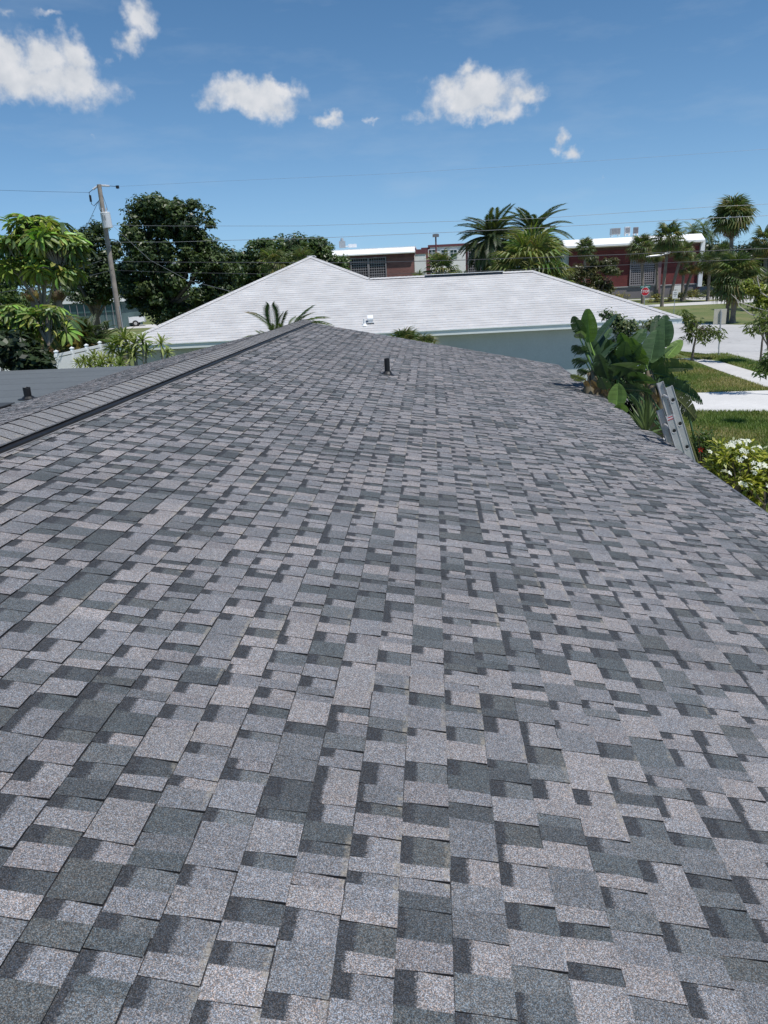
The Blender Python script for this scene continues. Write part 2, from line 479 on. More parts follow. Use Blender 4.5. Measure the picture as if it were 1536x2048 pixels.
def roof_slope(sign, width_u):
    D = Vector((sign*math.cos(th), 0, -math.sin(th))); N = Vector((sign*math.sin(th), 0, math.cos(th))); A = Vector((0, 1, 0))
    O = Vector((RX, 0, RZ))
    deck = MB()
    P = lambda u, v, h: O + D*u + A*v + N*h
    w = width_u
    quads = [((0, -.003), (w, -.003), (w, -.05), (0, -.05))]
    a = [P(0, YA, -.003), P(w, YA, -.003), P(w, YB, -.003), P(0, YB, -.003)]
    c = [P(0, YA, -.05), P(w, YA, -.05), P(w, YB, -.05), P(0, YB, -.05)]
    deck.face(a if sign > 0 else a[::-1]); deck.face(c[::-1] if sign > 0 else c)
    for k in range(4): deck.face([a[k], c[k], c[(k+1) % 4], a[(k+1) % 4]])
    return hp(deck.build('roof_slope', M_EDGE)), O, D, N, A
slopeR, O_, D_, N_, A_ = roof_slope(1, (EX-RX)/math.cos(th))
nR = int((EX-RX)/math.cos(th)/EXP) + 1
pieces = []
for k in range(nR):
    u0 = k*EXP; u1 = min(u0+EXP, (EX-RX)/math.cos(th) + .012)
    for (a, b_, gap) in course_pieces(rng, YA, YB + rng.uniform(-.008, .008)):
        L = b_-a
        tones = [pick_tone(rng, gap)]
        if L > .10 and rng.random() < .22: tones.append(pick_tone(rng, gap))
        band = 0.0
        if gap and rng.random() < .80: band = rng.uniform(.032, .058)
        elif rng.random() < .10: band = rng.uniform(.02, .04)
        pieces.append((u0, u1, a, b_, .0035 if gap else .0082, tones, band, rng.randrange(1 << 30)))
def seen_size(pc):
    pts = []
    for u, v in ((pc[0], pc[2]), (pc[1], pc[2]), (pc[1], pc[3]), (pc[0], pc[3])):
        q = project(O_ + D_*u + A_*v)
        if q is None: return 0
        pts.append((min(max(q[0], 0), 1536), min(max(q[1], 0), 2048)))
    return abs(sum(pts[i][0]*pts[(i+1) % 4][1] - pts[(i+1) % 4][0]*pts[i][1] for i in range(4)))/2
pieces.sort(key=seen_size, reverse=True)
inv = Matrix.Translation(-house.location)
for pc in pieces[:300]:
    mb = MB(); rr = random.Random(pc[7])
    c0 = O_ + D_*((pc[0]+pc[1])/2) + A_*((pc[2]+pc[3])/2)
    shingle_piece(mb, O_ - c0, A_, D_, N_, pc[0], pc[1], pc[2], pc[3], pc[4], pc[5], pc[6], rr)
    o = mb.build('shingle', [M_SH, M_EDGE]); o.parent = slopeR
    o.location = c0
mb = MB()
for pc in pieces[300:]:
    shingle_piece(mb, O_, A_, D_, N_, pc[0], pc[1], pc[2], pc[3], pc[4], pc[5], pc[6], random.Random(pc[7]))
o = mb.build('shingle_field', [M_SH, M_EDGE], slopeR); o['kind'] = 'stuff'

# left slope
wl = (RX-LX)/math.cos(th)
slopeL, O2, D2, N2, A2 = roof_slope(-1, wl)
mb = MB(); r2 = random.Random(5)
for k in range(int(wl/EXP)+1):
    u0 = k*EXP; u1 = min(u0+EXP, wl+.01)
    for (a, b_, gap) in course_pieces(r2, 2.5, YB):
        shingle_piece(mb, O2, A2, D2, N2, u0, u1, a, b_, .0045 if gap else .0085, [pick_tone(r2, gap)], r2.uniform(.03, .055) if gap else 0, r2)
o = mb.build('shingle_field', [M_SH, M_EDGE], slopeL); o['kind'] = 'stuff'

# ridge: vented strip with cap shingles bent over it
rv = MB()
for s in (1, -1):
    rows = []
    prof = [(.135, .0), (.216, -.004), (.225, .002), (.225, .021), (.218, .029), (.135, .033)]
    n = 60
    for i in range(n+1):
        y = YA + (17.15-YA)*i/n
        wob = .004*math.sin(i*1.7) + .003*math.sin(i*.6)
        Ds = Vector((s*math.cos(th), 0, -math.sin(th))); Ns = Vector((s*math.sin(th), 0, math.cos(th)))
        rows.append([Vector((RX, y, RZ)) + Ds*(q[0]+(wob if q[0] > .15 else 0)) + Ns*(q[1]+.006+(wob*.5 if q[1] > .02 else 0)) for q in prof])
    rv.grid(rows)
    rv.face(rows[0]); rv.face(rows[-1])
rv_o = hp(rv.build('ridge_vent', M_BLACK))
lip = MB()
Ds = Vector((math.cos(th), 0, -math.sin(th))); Ns = Vector((math.sin(th), 0, math.cos(th)))
lip.grid([[Vector((RX, y, RZ)) + Ds*.205 + Ns*.0115, Vector((RX, y, RZ)) + Ds*(.238+.006*math.sin(y*2.3)) + Ns*.0095] for y in np.linspace(YA, 17.12, 40)])
lp = lip.build('vent_flange', plain('vent_flange', (.20, .20, .205), .6, .3, 8)); lp.parent = rv_o
capm = []
rc = random.Random(3)
def cap_mesh(i):
    m = MB(); tk = rc.uniform(.90, 1.06); tone = (.208*tk, .206*tk, .202*tk)
    off = np.linspace(-.206, .206, 11); rowsA, rowsB = [], []
    for q in off:
        h = .066 - .15*(abs(q)**1.35)
        z = h - abs(q)*math.sin(th)*.9
        rowsA.append(Vector((q*.99, .165, z + .0005))); rowsB.append(Vector((q, -.012 + .030*(1-(abs(q)/.2)**1.5) + rc.uniform(-.002, .002), z + .0062)))
    for a in range(10):
        m.face([rowsB[a], rowsB[a+1], rowsA[a+1], rowsA[a]], tone, 0, [(0, .05), (.04, .05), (.04, .19), (0, .19)])
        m.face([rowsB[a]-Vector((0, 0, .0055)), rowsB[a+1]-Vector((0, 0, .0055)), rowsB[a+1], rowsB[a]], (.012,)*3, 1)
    m.face([rowsB[-1], rowsB[-1]-Vector((0, 0, .012)), rowsA[-1]-Vector((0, 0, .006)), rowsA[-1]], tone, 0, [(0, .05)]*4)
    m.face([rowsB[0], rowsA[0], rowsA[0]-Vector((0, 0, .006)), rowsB[0]-Vector((0, 0, .010))], (.012,)*3, 1)
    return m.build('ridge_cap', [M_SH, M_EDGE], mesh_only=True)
capm = [cap_mesh(i) for i in range(9)]
ncap = int((YB-YA)/.148)
for i in range(ncap):
    o = link_mesh('ridge_cap', capm[rc.randrange(9)], house)
    o.location = Vector((RX, YA + i*.148, RZ)) - house.location
    o.rotation_euler = (rc.uniform(-.006, .006), 0, rc.uniform(-.012, .012))

# fascia, rake boards, walls, gable ends
fm = MB()
zE = RZ - (EX-RX)*SL
fm.box((EX+.012, (YA+YB)/2, zE-.10), (.02, YB-YA, .16))
hp(fm.build('fascia', M_FASC))
dm = MB(); dm.box((EX+.018, (YA+YB)/2, zE-.012), (.05, YB-YA+.02, .012))
hp(dm.build('drip_edge', plain('drip_edge', (.10, .10, .11), .5, .1)))
wm = MB()
zw = zE - .16
wm.grid([[(x, y, 0) for x, y in ((EX-.6, YA+.3), (EX-.6, YB-.35), (-13.5, YB-.35), (-13.5, YA+.3))],
         [(x, y, zw-.0) for x, y in ((EX-.6, YA+.3), (EX-.6, YB-.35), (-13.5, YB-.35), (-13.5, YA+.3))]], closed=True)
for y in (YA+.3, YB-.35):
    wm.face([(EX-.6, y, zw), (EX-.6, y, zE+.08), (RX, y, RZ-.08), (LX+.05, y, RZ-(RX-LX)*SL-.07), (LX+.05, y, zw)])
hp(wm.build('wall', M_STUCCO))
sm = MB(); sm.face([(EX, YA, zE-.17), (EX-.6, YA, zE-.17), (EX-.6, YB, zE-.17), (EX, YB, zE-.17)])
hp(sm.build('soffit', M_WHITE))
# rake trim at the far gable
tm = MB()
for s, x1 in ((1, EX), (-1, LX)):
    d = Vector((s*math.cos(th), 0, -math.sin(th))); n_ = Vector((s*math.sin(th), 0, math.cos(th)))
    L = abs(x1-RX)/math.cos(th); p0 = Vector((RX, YB+.012, RZ))
    a = [p0 - n_*.01, p0 + d*L - n_*.01, p0 + d*L - n_*.15, p0 - n_*.15]
    bk = [p + Vector((0, .02, 0)) for p in a]
    tm.face(a); tm.face(bk[::-1])
    for k in range(4): tm.face([a[k], bk[k], bk[(k+1) % 4], a[(k+1) % 4]])
hp(tm.build('rake_board', M_FASC))
# flat side roof
zf = RZ - (RX-LX)*SL - .035
ff = MB(); ff.box(((LX-16.5)/2 - .01, (YA+YB)/2+.05, zf-.06), (16.5+LX-.02 if False else 9.58, YB-YA+.1, .12))
hp(ff.build('flat_roof', M_MEMB))
seam = MB()
for i, y in enumerate(np.arange(3.5, 17.4, .95)):
    seam.box(((LX-16.5)/2-.01, y, zf+.001), (9.5, .06, .003))
hp(seam.build('membrane_seam', plain('membrane_lap', (.111, .124, .131), .75, .1, 2)))
# vent pipes
def vent_pipe(base, h, r, N, jag):
    p = MB(); n = 12
    up = Vector((0, 0, 1))
    ring = lambda z, rr: [Vector((rr*math.cos(2*math.pi*k/n), rr*math.sin(2*math.pi*k/n), z + (rc.uniform(-jag, jag) if z > h-.01 else 0))) for k in range(n)]
    rings = [ring(-.06, r*1.12), ring(.03, r*1.10), ring(.05, r), ring(h, r*1.03), ring(h-.002, r*.82), ring(h*.3, r*.8)]
    p.grid(rings, closed=True); p.face(rings[-1])
    o = p.build('vent_pipe', M_RUBBER, house, smooth=False)
    o.location = base - house.location
    f = MB(); rows = []
    for rr, z in ((r*2.9, .006), (r*1.9, .016), (r*1.25, .05)):
        rows.append([Vector((rr*math.cos(2*math.pi*k/n), rr*math.sin(2*math.pi*k/n), 0)) for k in range(n)])
        t = Vector((1, 0, 0)) - N*N.x; t.normalize(); b2 = N.cross(t)
        rows[-1] = [t*rr*math.cos(2*math.pi*k/n) + b2*rr*math.sin(2*math.pi*k/n) + N*z for k in range(n)]
    f.grid(rows, closed=True)
    g_ = f.build('pipe_flashing', M_RUBBER); g_.parent = o
    return o
def on_plane(px, py, O, N):
    d = ray(px, py); return CAM + d*((O-CAM).dot(N)/d.dot(N))
vent_pipe(on_plane(775, 749, O_, N_), .235, .040, N_, .002)
vent_pipe(on(57, 798, zf+.002), .20, .062, Vector((0, 0, 1)), .012)
bx = on(6, 822, zf)
bm_ = MB(); bm_.box((bx.x-.25, bx.y, zf+.045), (.62, .34, .08)); bm_.box((bx.x-.25, bx.y, zf+.094), (.70, .42, .018))
hp(bm_.build('roof_vent', plain('dark_roof_vent', (.045, .048, .05), .6, .15)))

# ------------------------------------------------------------------ neighbour's white house
u_ = Vector((.9935, .1137, 0)).normalized(); v_ = Vector((-u_.y, u_.x, 0))
NE = Vector((-8.03, 29.79, 2.45))             # a point of the front eave
NS = .42
nth = math.atan(NS)
def nw(a, b_, z=0.0): return Vector((NE.x, NE.y, 0)) + u_*a + v_*b_ + Vector((0, 0, z))
def nab(p):
    q = Vector((p[0]-NE.x, p[1]-NE.y, 0)); return q.dot(u_), q.dot(v_)
NF = Vector((0, 0, 1)) - v_*NS; NF.normalize()
def nfront(px, py):
    d = ray(px, py); return CAM + d*((NE-CAM).dot(NF)/d.dot(NF))
apA, apB = nab(nfront(621, 514))              # apex of the left block
rz0 = nab(nfront(1066, 543)); rbm = (rz0[1] + nab(nfront(800, 555))[1])/2
aR = rz0[0] + rbm                             # right eave corner: 45 degree hip in plan
aL = apA - apB
zA, zM = NE.z + apB*NS, NE.z + rbm*NS
aV = apA + (apB-rbm)                          # where the near hip of the block meets the main ridge
nbh = empty('white_house', nw((aL+aR)/2, 4, 0), 'single storey neighbouring house with bright white shingle hip roof and pale grey walls', 'house')
def np_(o): o.parent = nbh; o.matrix_parent_inverse = Matrix.Translation(-nbh.location); return o
deck = MB()
e = -.012
def Z(b_): return NE.z + b_*NS
deep = apB*2 + 3.2
front = [nw(aL, 0, Z(0)+e), nw(aR, 0, Z(0)+e), nw(rz0[0], rbm, zM+e), nw(aV, rbm, zM+e), nw(apA, apB, zA+e)]
deck.face(front)
rb = apB + 3.2                                # far end of the block's own ridge
deck.face([nw(apA, apB, zA), nw(aV, rbm, zM), nw(apA+apB, 0+apB*2+3.2-0, Z(0)) if False else nw(apA+(zA-zM)/NS, rb-(apB-rbm)*-1 if False else rb+(apB-rbm), zM), nw(apA, rb, zA)])
deck.face([nw(apA, rb, zA), nw(apA+(zA-zM)/NS, rb+(apB-rbm), zM), nw(apA+apB, rb+apB, Z(0)), nw(aL, rb+apB, Z(0))])
deck.face([nw(aV, rbm, zM), nw(apA+apB, rb+apB-.0, Z(0)) if False else nw(aV+.01, rb+(apB-rbm), zM-.01), nw(rz0[0], rbm*1.0+.02, zM-.01), nw(rz0[0], rbm, zM)])
deck.face([nw(aL, 0, Z(0)), nw(apA, apB, zA), nw(apA, rb, zA), nw(aL, rb+apB, Z(0))])
deck.face([nw(aR, 0, Z(0)), nw(aR, rbm*2, Z(0)), nw(rz0[0], rbm, zM)])
deck.face([nw(rz0[0], rbm, zM), nw(aR, rbm*2, Z(0)), nw(aV, rbm*2, Z(0)), nw(aV, rbm, zM)])
M_WROOF = plain('white_roof_plain', (.58, .585, .58), .8, .06, 3.0, fine=.1)
nroof = np_(deck.build('roof', M_WROOF))
WT = [(0.518, 0.514, 0.497), (0.508, 0.505, 0.489), (0.525, 0.521, 0.502), (0.499, 0.495, 0.481)]
def wpiece(mb, O, A, D, N, u0, u1, v0, v1, r):
    c = r.choice(WT); k = r.uniform(.985, 1.015); c = tuple(q*k for q in c)
    t = r.choice((.009, .013))
    P = lambda u, v, h: O + D*u + A*v + N*h
    mb.face([P(u0-.01, v0, .001), P(u1, v0, t), P(u1, v1, t), P(u0-.01, v1, .001)], c, 0, [(0, .1)]*4)
    mb.face([P(u1, v0, t), P(u1, v0, -.01), P(u1, v1, -.01), P(u1, v1, t)], (.30, .30, .31), 1)
M_WEDGE = plain('white_shingle_edge', (.47, .475, .47), .9, .1)
mb = MB(); r3 = random.Random(21)
Dn = (-v_*math.cos(nth) - Vector((0, 0, 1))*math.sin(nth)); Nn = Vector((0, 0, 1))*math.cos(nth) - v_*math.sin(nth)
EXPW = .22
topb = apB/math.cos(nth)
nc = int(topb/EXPW)
for k in range(nc+1):
    # u measured down from the apex level
    u1 = topb - k*EXPW; bmid = (topb - u1 + EXPW*.5)*math.cos(nth)   # distance in plan from the eave
    blow = k*EXPW*math.cos(nth)
    bb = min(blow + EXPW*math.cos(nth)*.5, apB)
    l = aL + bb
    if bb < rbm: rgt = aR - bb
    else: rgt = apA + (apB-bb)
    O0 = nw(0, apB, zA)
    v = l
    while v < rgt:
        L = r3.uniform(.25, .9)
        wpiece(mb, O0, u_, Dn, Nn, u1-EXPW, u1, v, min(v+L, rgt), r3)
        v += L
o = mb.build('shingle_field', [M_SHW, M_WEDGE], nroof); o['kind'] = 'stuff'; o.matrix_parent_inverse = nroof.matrix_parent_inverse.copy() if False else Matrix.Identity(4)
# hip caps along the hips and ridges
def cap_run(p, q, w=.15, step=.2):
    m = MB(); d = (q-p); L = d.length; d.normalize(); s = d.cross(Vector((0, 0, 1))).normalized(); up = s.cross(d)
    if up.z < 0: up = -up
    k = 0.0
    while k < L:
        a, b2 = p + d*k, p + d*min(k+step+.03, L)
        c = r3.choice(WT)
        for sg in (1, -1):
            m.face([a + up*.045, b2 + up*.055, b2 + s*w*sg - up*.012, a + s*w*sg - up*.022][::sg], c, 0, [(0, .1)]*4)
        m.face([a + up*.045, a + s*w - up*.022, a - s*w - up*.022], (.35, .35, .36), 1)
        k += step
    return m
E3 = [(nw(apA, apB, zA), nw(aL, 0, Z(0))), (nw(apA, apB, zA), nw(aV, rbm, zM)), (nw(rz0[0], rbm, zM), nw(aR, 0, Z(0))), (nw(aV, rbm, zM), nw(rz0[0], rbm, zM)), (nw(apA, apB, zA), nw(apA, rb, zA)), (nw(apA, rb, zA), nw(apA+(zA-zM)/NS, rb+(apB-rbm), zM))]
for p, q in E3:
    o = np_(cap_run(p, q).build('hip_cap', [M_SHW, M_WEDGE]))
# ridge vents
def rvent(p, q, name='ridge_vent'):
    d = (q-p).normalized(); L = (q-p).length; c = (p+q)/2
    m = MB(); ang = math.atan2(d.y, d.x)
    m.box((c.x, c.y, c.z+.035), (L, .34, .03), ang, mi=0)  # vent body made black, painting in the shadow line under the cap
    m.box((c.x, c.y, c.z+.062), (L+.02, .40, .024), ang, mi=1)
    return np_(m.build(name, [M_BLACK, M_WHITE]))
fr = lambda t: nw(aV + (rz0[0]-aV)*t, rbm, zM)
k0 = (nab(nfront(850, 553))[0]-aV)/(rz0[0]-aV); k1 = (nab(nfront(1005, 546))[0]-aV)/(rz0[0]-aV)
rvent(fr(k0), fr(k1))
rvent(nw(apA, apB+.6, zA), nw(apA, rb-.5, zA))
# gooseneck vent and white pipe on the front slope
p = nfront(741, 646)
m = MB(); ang = math.atan2(u_.y, u_.x)
m.box((p.x, p.y+.02, p.z+.02), (.32, .34, .015), ang); m.box((p.x, p.y+.06, p.z+.10), (.18, .18, .18), ang)
rows = []
for k in range(7):
    t = k/6*math.pi*.62
    rows.append([p + u_*s*.115 + v_*(.15-.23*math.sin(t)) + Vector((0, 0, .16 + .15*math.cos(t))) for s in (-1, 1)])
m.grid(rows)
for s in (-1, 1):
    m.face([r[0 if s < 0 else 1] for r in rows] + [p + u_*s*.115 + v_*.15 + Vector((0, 0, .06))])
np_(m.build('gooseneck_vent', M_WHITE))
p = nfront(729, 651)
m = MB(); m.tube([p, p+Vector((0, 0, .26))], .045, 10); m.tube([p+Vector((0, 0, -.02)), p+Vector((0, 0, .07))], [.13, .06], 10)
np_(m.build('vent_pipe', M_WHITE))
# fascia, soffit, walls
fm = MB()
c = nw((aL+aR)/2, -.015, 0); fm.box((c.x, c.y, NE.z-.11), (aR-aL+.03, .03, .20), ang)
for a_, b0, b1 in ((aL-.015, 0, rb+apB), (aR+.015, 0, rbm*2)):
    c = nw(a_, (b0+b1)/2, 0); fm.box((c.x, c.y, NE.z-.11), (.03, b1-b0, .20), ang)
np_(fm.build('fascia', M_FASC))
gm = MB(); c = nw((aL+aR)/2, -.045, 0); gm.box((c.x, c.y, NE.z-.005), (aR-aL+.06, .05, .03), ang)
np_(gm.build('drip_edge', M_FASC))
sm = MB(); ov = .55
sm.face([nw(aL, 0, NE.z-.2), nw(aR, 0, NE.z-.2), nw(aR-ov, ov, NE.z-.2), nw(aL+ov, ov, NE.z-.2)])
sm.face([nw(aR, 0, NE.z-.2), nw(aR, rbm*2, NE.z-.2), nw(aR-ov, rbm*2, NE.z-.2), nw(aR-ov, ov, NE.z-.2)])
sm.face([nw(aL, 0, NE.z-.2), nw(aL+ov, ov, NE.z-.2), nw(aL+ov, rb+apB, NE.z-.2), nw(aL, rb+apB, NE.z-.2)])
np_(sm.build('soffit', plain('soffit', (.55, .60, .59), .7, .04)))
wm = MB()
wm.grid([[nw(a_, b_, z) for a_, b_ in ((aL+ov, rb+apB), (aL+ov, ov), (aR-ov, ov), (aR-ov, rbm*2-.5))] for z in (0, NE.z-.2)])
np_(wm.build('wall', M_STUCCO))
print('NEIGH', aL, aR, apA, apB, zA, zM, aV)

# ------------------------------------------------------------------ school buildings far behind
def brick_mat(name, c1, c2, mort, sx, sy):
    m, nb, bs, out = new_mat(name)
    pos = nb.n('ShaderNodeNewGeometry').outputs['Position']
    sp = nb.n('ShaderNodeSeparateXYZ'); nb.link(pos, sp.inputs[0])
    cb = nb.n('ShaderNodeCombineXYZ'); nb.link(sp.outputs[0], cb.inputs[0]); nb.link(sp.outputs[2], cb.inputs[1])
    br = nb.n('ShaderNodeTexBrick')
    nb.link(cb.outputs[0], br.inputs['Vector'])
    for i, c in (('Color1', c1), ('Color2', c2), ('Mortar', mort)): br.inputs[i].default_value = (*c, 1)
    br.inputs['Scale'].default_value = 1; br.inputs['Brick Width'].default_value = sx; br.inputs['Row Height'].default_value = sy
    br.inputs['Mortar Size'].default_value = sy*.14
    k = nb.rng(nb.noise(pos, .35, 5, .65), .3, .7, .82, 1.15)
    st = nb.rng(nb.noise(nb.vm('MULTIPLY', pos, (.4, .4, 3.0)), 1.2, 5, .7), .3, .7, .85, 1.12)
    nb.link(nb.vm('SCALE', br.outputs[0], scale=nb.m('MULTIPLY', k, st)), bs.inputs['Base Color'])
    bs.inputs['Roughness'].default_value = .9
    return m
M_BRICK = brick_mat('weathered_brick', (.225, .085, .075), (.15, .062, .058), (.26, .16, .14), .4, .16)
M_MAROON = brick_mat('maroon_brick', (.170, .038, .034), (.135, .028, .028), (.11, .032, .033), .6, .25)
M_MTRIM = plain('maroon_trim', (.15, .05, .055), .7, .1, .5)
M_GREYB = plain('grey_plinth', (.19, .17, .18), .9, .1, .5)
M_LATT = plain('lattice_block', (.26, .24, .25), .85, .12, .8)
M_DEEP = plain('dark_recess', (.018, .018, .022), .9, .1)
M_ROOFW = plain('white_roof_coating', (.80, .80, .78), .7, .06, .3)
def lattice(bld, x0, x1, z0, z1, y, nx, nz, bar=.09, deep=.35):
    """block screen: frame, dark recess behind and a real grid of bars"""
    fr = MB(); w = .16
    for cx_, sx_ in ((x0-w/2, w), (x1+w/2, w)): fr.box((cx_, y-.06, (z0+z1)/2), (sx_, .3, z1-z0+2*w))
    for cz_ in (z0-w/2, z1+w/2): fr.box(((x0+x1)/2, y-.062, cz_), (x1-x0, .29, w))
    f = fr.build('window_screen', M_LATT); par(f, bld)
    g_ = MB()
    for i in range(1, nx): g_.box((x0+(x1-x0)*i/nx, y-.02, (z0+z1)/2), (bar, .12, z1-z0))
    for k in range(1, nz): g_.box(((x0+x1)/2, y-.045, z0+(z1-z0)*k/nz), (x1-x0, .10, bar*1.15))
    o = g_.build('screen_block', M_LATT); o.parent = f
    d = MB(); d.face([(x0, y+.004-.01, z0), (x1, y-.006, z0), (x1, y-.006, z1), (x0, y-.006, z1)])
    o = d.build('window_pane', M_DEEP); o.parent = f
def par(o, root):
    o.parent = root; o.matrix_parent_inverse = Matrix.Translation(-root.location)
    return o
def shell(root, name, x0, x1, y0, y1, z0, z1, mat):
    m = MB(); m.box(((x0+x1)/2, (y0+y1)/2, (z0+z1)/2), (x1-x0, y1-y0, z1-z0))
    return par(m.build(name, mat), root)

bb = empty('brick_building', (-8, 120, 0), 'low weathered red brick building with white flat roof edge and dark block screen windows', 'building')
shell(bb, 'wall', -34, -2.45, 115, 150, 0, 7.75, M_BRICK)
m = MB(); rows = [[(x, y, z) for (y, z) in ((115, 7.72), (114.4, 7.75), (114.4, 7.90), (115.9, 8.60), (150, 8.62))] for x in (-34.3, -2.3)]
m.grid(rows); m.face(rows[0]); m.face(rows[1]); par(m.build('roof_fascia', M_ROOFW), bb)
shell(bb, 'roof_edge', -34.4, -2.2, 115.85, 150.4, 8.50, 8.70, M_WHITE)
shell(bb, 'pilaster', -2.40, -.75, 115.2, 150.2, 0, 7.55, M_STUCW)
shell(bb, 'pilaster_cap', -2.19, -.7, 115.1, 150.3, 7.55, 8.2, M_MTRIM)
for x0 in (-11.7, -9.05): lattice(bb, x0, x0+2.35, 2.2, 7.25, 115, 7, 14, .08)
m = MB()
for k in range(6): m.box((-10.5+k*1.55, 114.8, 7.45), (1.0, .12, .18))
par(m.build('wall_trim', M_MTRIM), bb)
ac = empty('rooftop_tank', at(685, 496, 122), 'pale rooftop unit at the left end of the brick building roof', 'rooftop unit')
m = MB(); m.box((0, 0, .5), (.9, .9, 1.0)); m.tube([(0, 0, 1.0), (0, 0, 1.45)], [.28, .20], 8)
par2 = m.build('cabinet', M_GALV, ac)
m = MB(); m.box((1.6, 0, .25), (1.2, .8, .5)); m.tube([(.5, 0, .2), (1.1, 0, .2)], .08, 6); m.build('duct', M_WHITE, ac)

wb = empty('white_building', (4, 128, 0), 'cream walled school block with maroon roof trim and three dark windows', 'building')
shell(wb, 'wall', -.1, 5.6, 126, 150, 0, 8.75, M_STUCW)
shell(wb, 'roof_trim', -.4, 5.9, 125.8, 150, 8.75, 9.1, M_MTRIM)
shell(wb, 'corner_post', -1.5, -.1, 125.9, 150, 0, 8.75, M_MTRIM)
shell(wb, 'side_wall', 5.62, 12.5, 126.2, 150, 0, 9.0, M_MTRIM)
shell(wb, 'roof_edge', 5.62, 12.7, 126.0, 150.1, 9.0, 9.2, M_STUCW)
lattice(wb, 6.1, 8.3, 2.0, 8.5, 126.2, 7, 16, .09)
lattice(wb, 8.7, 11.4, 2.0, 8.5, 126.2, 8, 16, .09)
for px in (864, 889, 907):
    p = at(px, 506, 126)
    w = MB(); wx, wz = .52, .46
    w.box((p.x, 125.94, p.z+wz+.05), (2*wx+.2, .14, .1)); w.box((p.x, 125.94, p.z-wz-.05), (2*wx+.2, .14, .1))
    for s in (-1, 1): w.box((p.x+s*(wx+.05), 125.94, p.z), (.1, .13, 2*wz))
    w.box((p.x, 125.95, p.z), (.07, .1, 2*wz)); w.box((p.x, 125.955, p.z), (2*wx, .1, .06))
    o = par(w.build('window_frame', M_WHITE), wb)
    d = MB(); d.face([(p.x-wx, 125.98, p.z-wz), (p.x+wx, 125.98, p.z-wz), (p.x+wx, 125.98, p.z+wz), (p.x-wx, 125.98, p.z+wz)])
    q = d.build('pane', plain('green_glass', (.03, .07, .06), .2, .1)); q.parent = o
lp = empty('lamp_post', at(873, 540, 105).xy.to_3d(), 'slim maroon lamp post with boxy head in front of the cream block', 'lamp post')
zt = at(873, 468, 105).z
m = MB(); m.tube([(0, 0, 0), (0, 0, zt-.3)], [.13, .10], 8); m.build('pole', M_MTRIM, lp)
m = MB(); m.box((0, 0, zt-.2), (.85, .55, .34)); m.box((0, 0, zt-.02), (.6, .4, .08)); m.build('lamp_head', plain('lamp_grey', (.20, .19, .2), .5, .1), lp)

rb_ = empty('red_building', (28, 118, 0), 'dark maroon brick school hall with thick white roof edge and grey base', 'building')
xa, xb = 18.6, 37.45
shell(rb_, 'wall', xa+1.0, xb, 112, 150, 1.65, 7.15, M_MAROON)
shell(rb_, 'plinth', xa+1.02, xb-.02, 112.03, 149.9, 0, 1.65, M_GREYB)
shell(rb_, 'plinth_course', xa+.98, xb+.02, 111.92, 150.05, 1.62, 1.74, plain('pale_course', (.42, .40, .40), .8, .1))
m = MB()                                             # sloping white roof edge over a painted brown soffit shadow line
rows = [[(x, y, z) for (y, z) in ((112, 7.12), (110.8, 7.25), (110.8, 7.50), (112.5, 8.36), (150, 8.6))] for x in (xa, xb+.3)]
m.grid(rows); m.face(rows[0]); m.face(rows[1])
par(m.build('roof_fascia', M_ROOFW), rb_)
shell(rb_, 'soffit_shadow_strip', xa+1.0, xb+.01, 111.9, 112.1, 6.75, 7.15, plain('soffit_shadow_brown', (.10, .05, .04), .8, .1))  # brown strip along the wall top, painted in as the soffit's shadow line
shell(rb_, 'corner_column', xb+.05, xb+.6, 111.6, 113, 0, 7.4, M_WHITE)
shell(rb_, 'end_wall', xa+.3, xa+.98, 112.5, 149, 0, 7.2, plain('pale_green_wall', (.50, .55, .54), .8, .06))
lattice(rb_, 28.2, 31.5, 1.95, 6.3, 112, 12, 15, .10)
shell(rb_, 'pilaster', 31.75, 32.35, 111.75, 112.3, 0, 6.7, plain('mauve_pilaster', (.20, .12, .13), .8, .1))
p = at(1356, 581, 111.7)
shell(rb_, 'access_panel', p.x-.8, p.x+.8, 111.8, 112.02, .1, 1.55, M_STUCW)
for (px, w_, h_, lab, cn) in ((1230, 1.25, .85, 'grey louvred rooftop unit, widest of the three on the red building', M_GALV), (1254, .7, .95, 'white rooftop unit, middle one on the red building roof', M_WHITE), (1271, .6, .85, 'narrow brown rooftop unit, right hand one on the red building roof', M_LATT)):
    p = at(px, 470, 116)
    r_ = empty('rooftop_unit', (p.x, 116, 8.63), lab, 'rooftop unit', 'units on the red building roof')
    m = MB(); m.box((0, 0, .28+h_/2), (w_, w_, h_)); m.build('cabinet', cn, r_)
    m = MB()
    for s in (-1, 1):
        for t in (-1, 1): m.box((s*w_*.42, t*w_*.42, .14), (.1, .1, .28))
    m.build('stand', M_WHITE, r_)
    m = MB()
    for k in range(6): m.box((-w_*.4+k*w_*.16, -w_/2-.02, .28+h_*.5), (w_*.07, .05, h_*.8))
    m.build('louvre', M_LATT, r_)

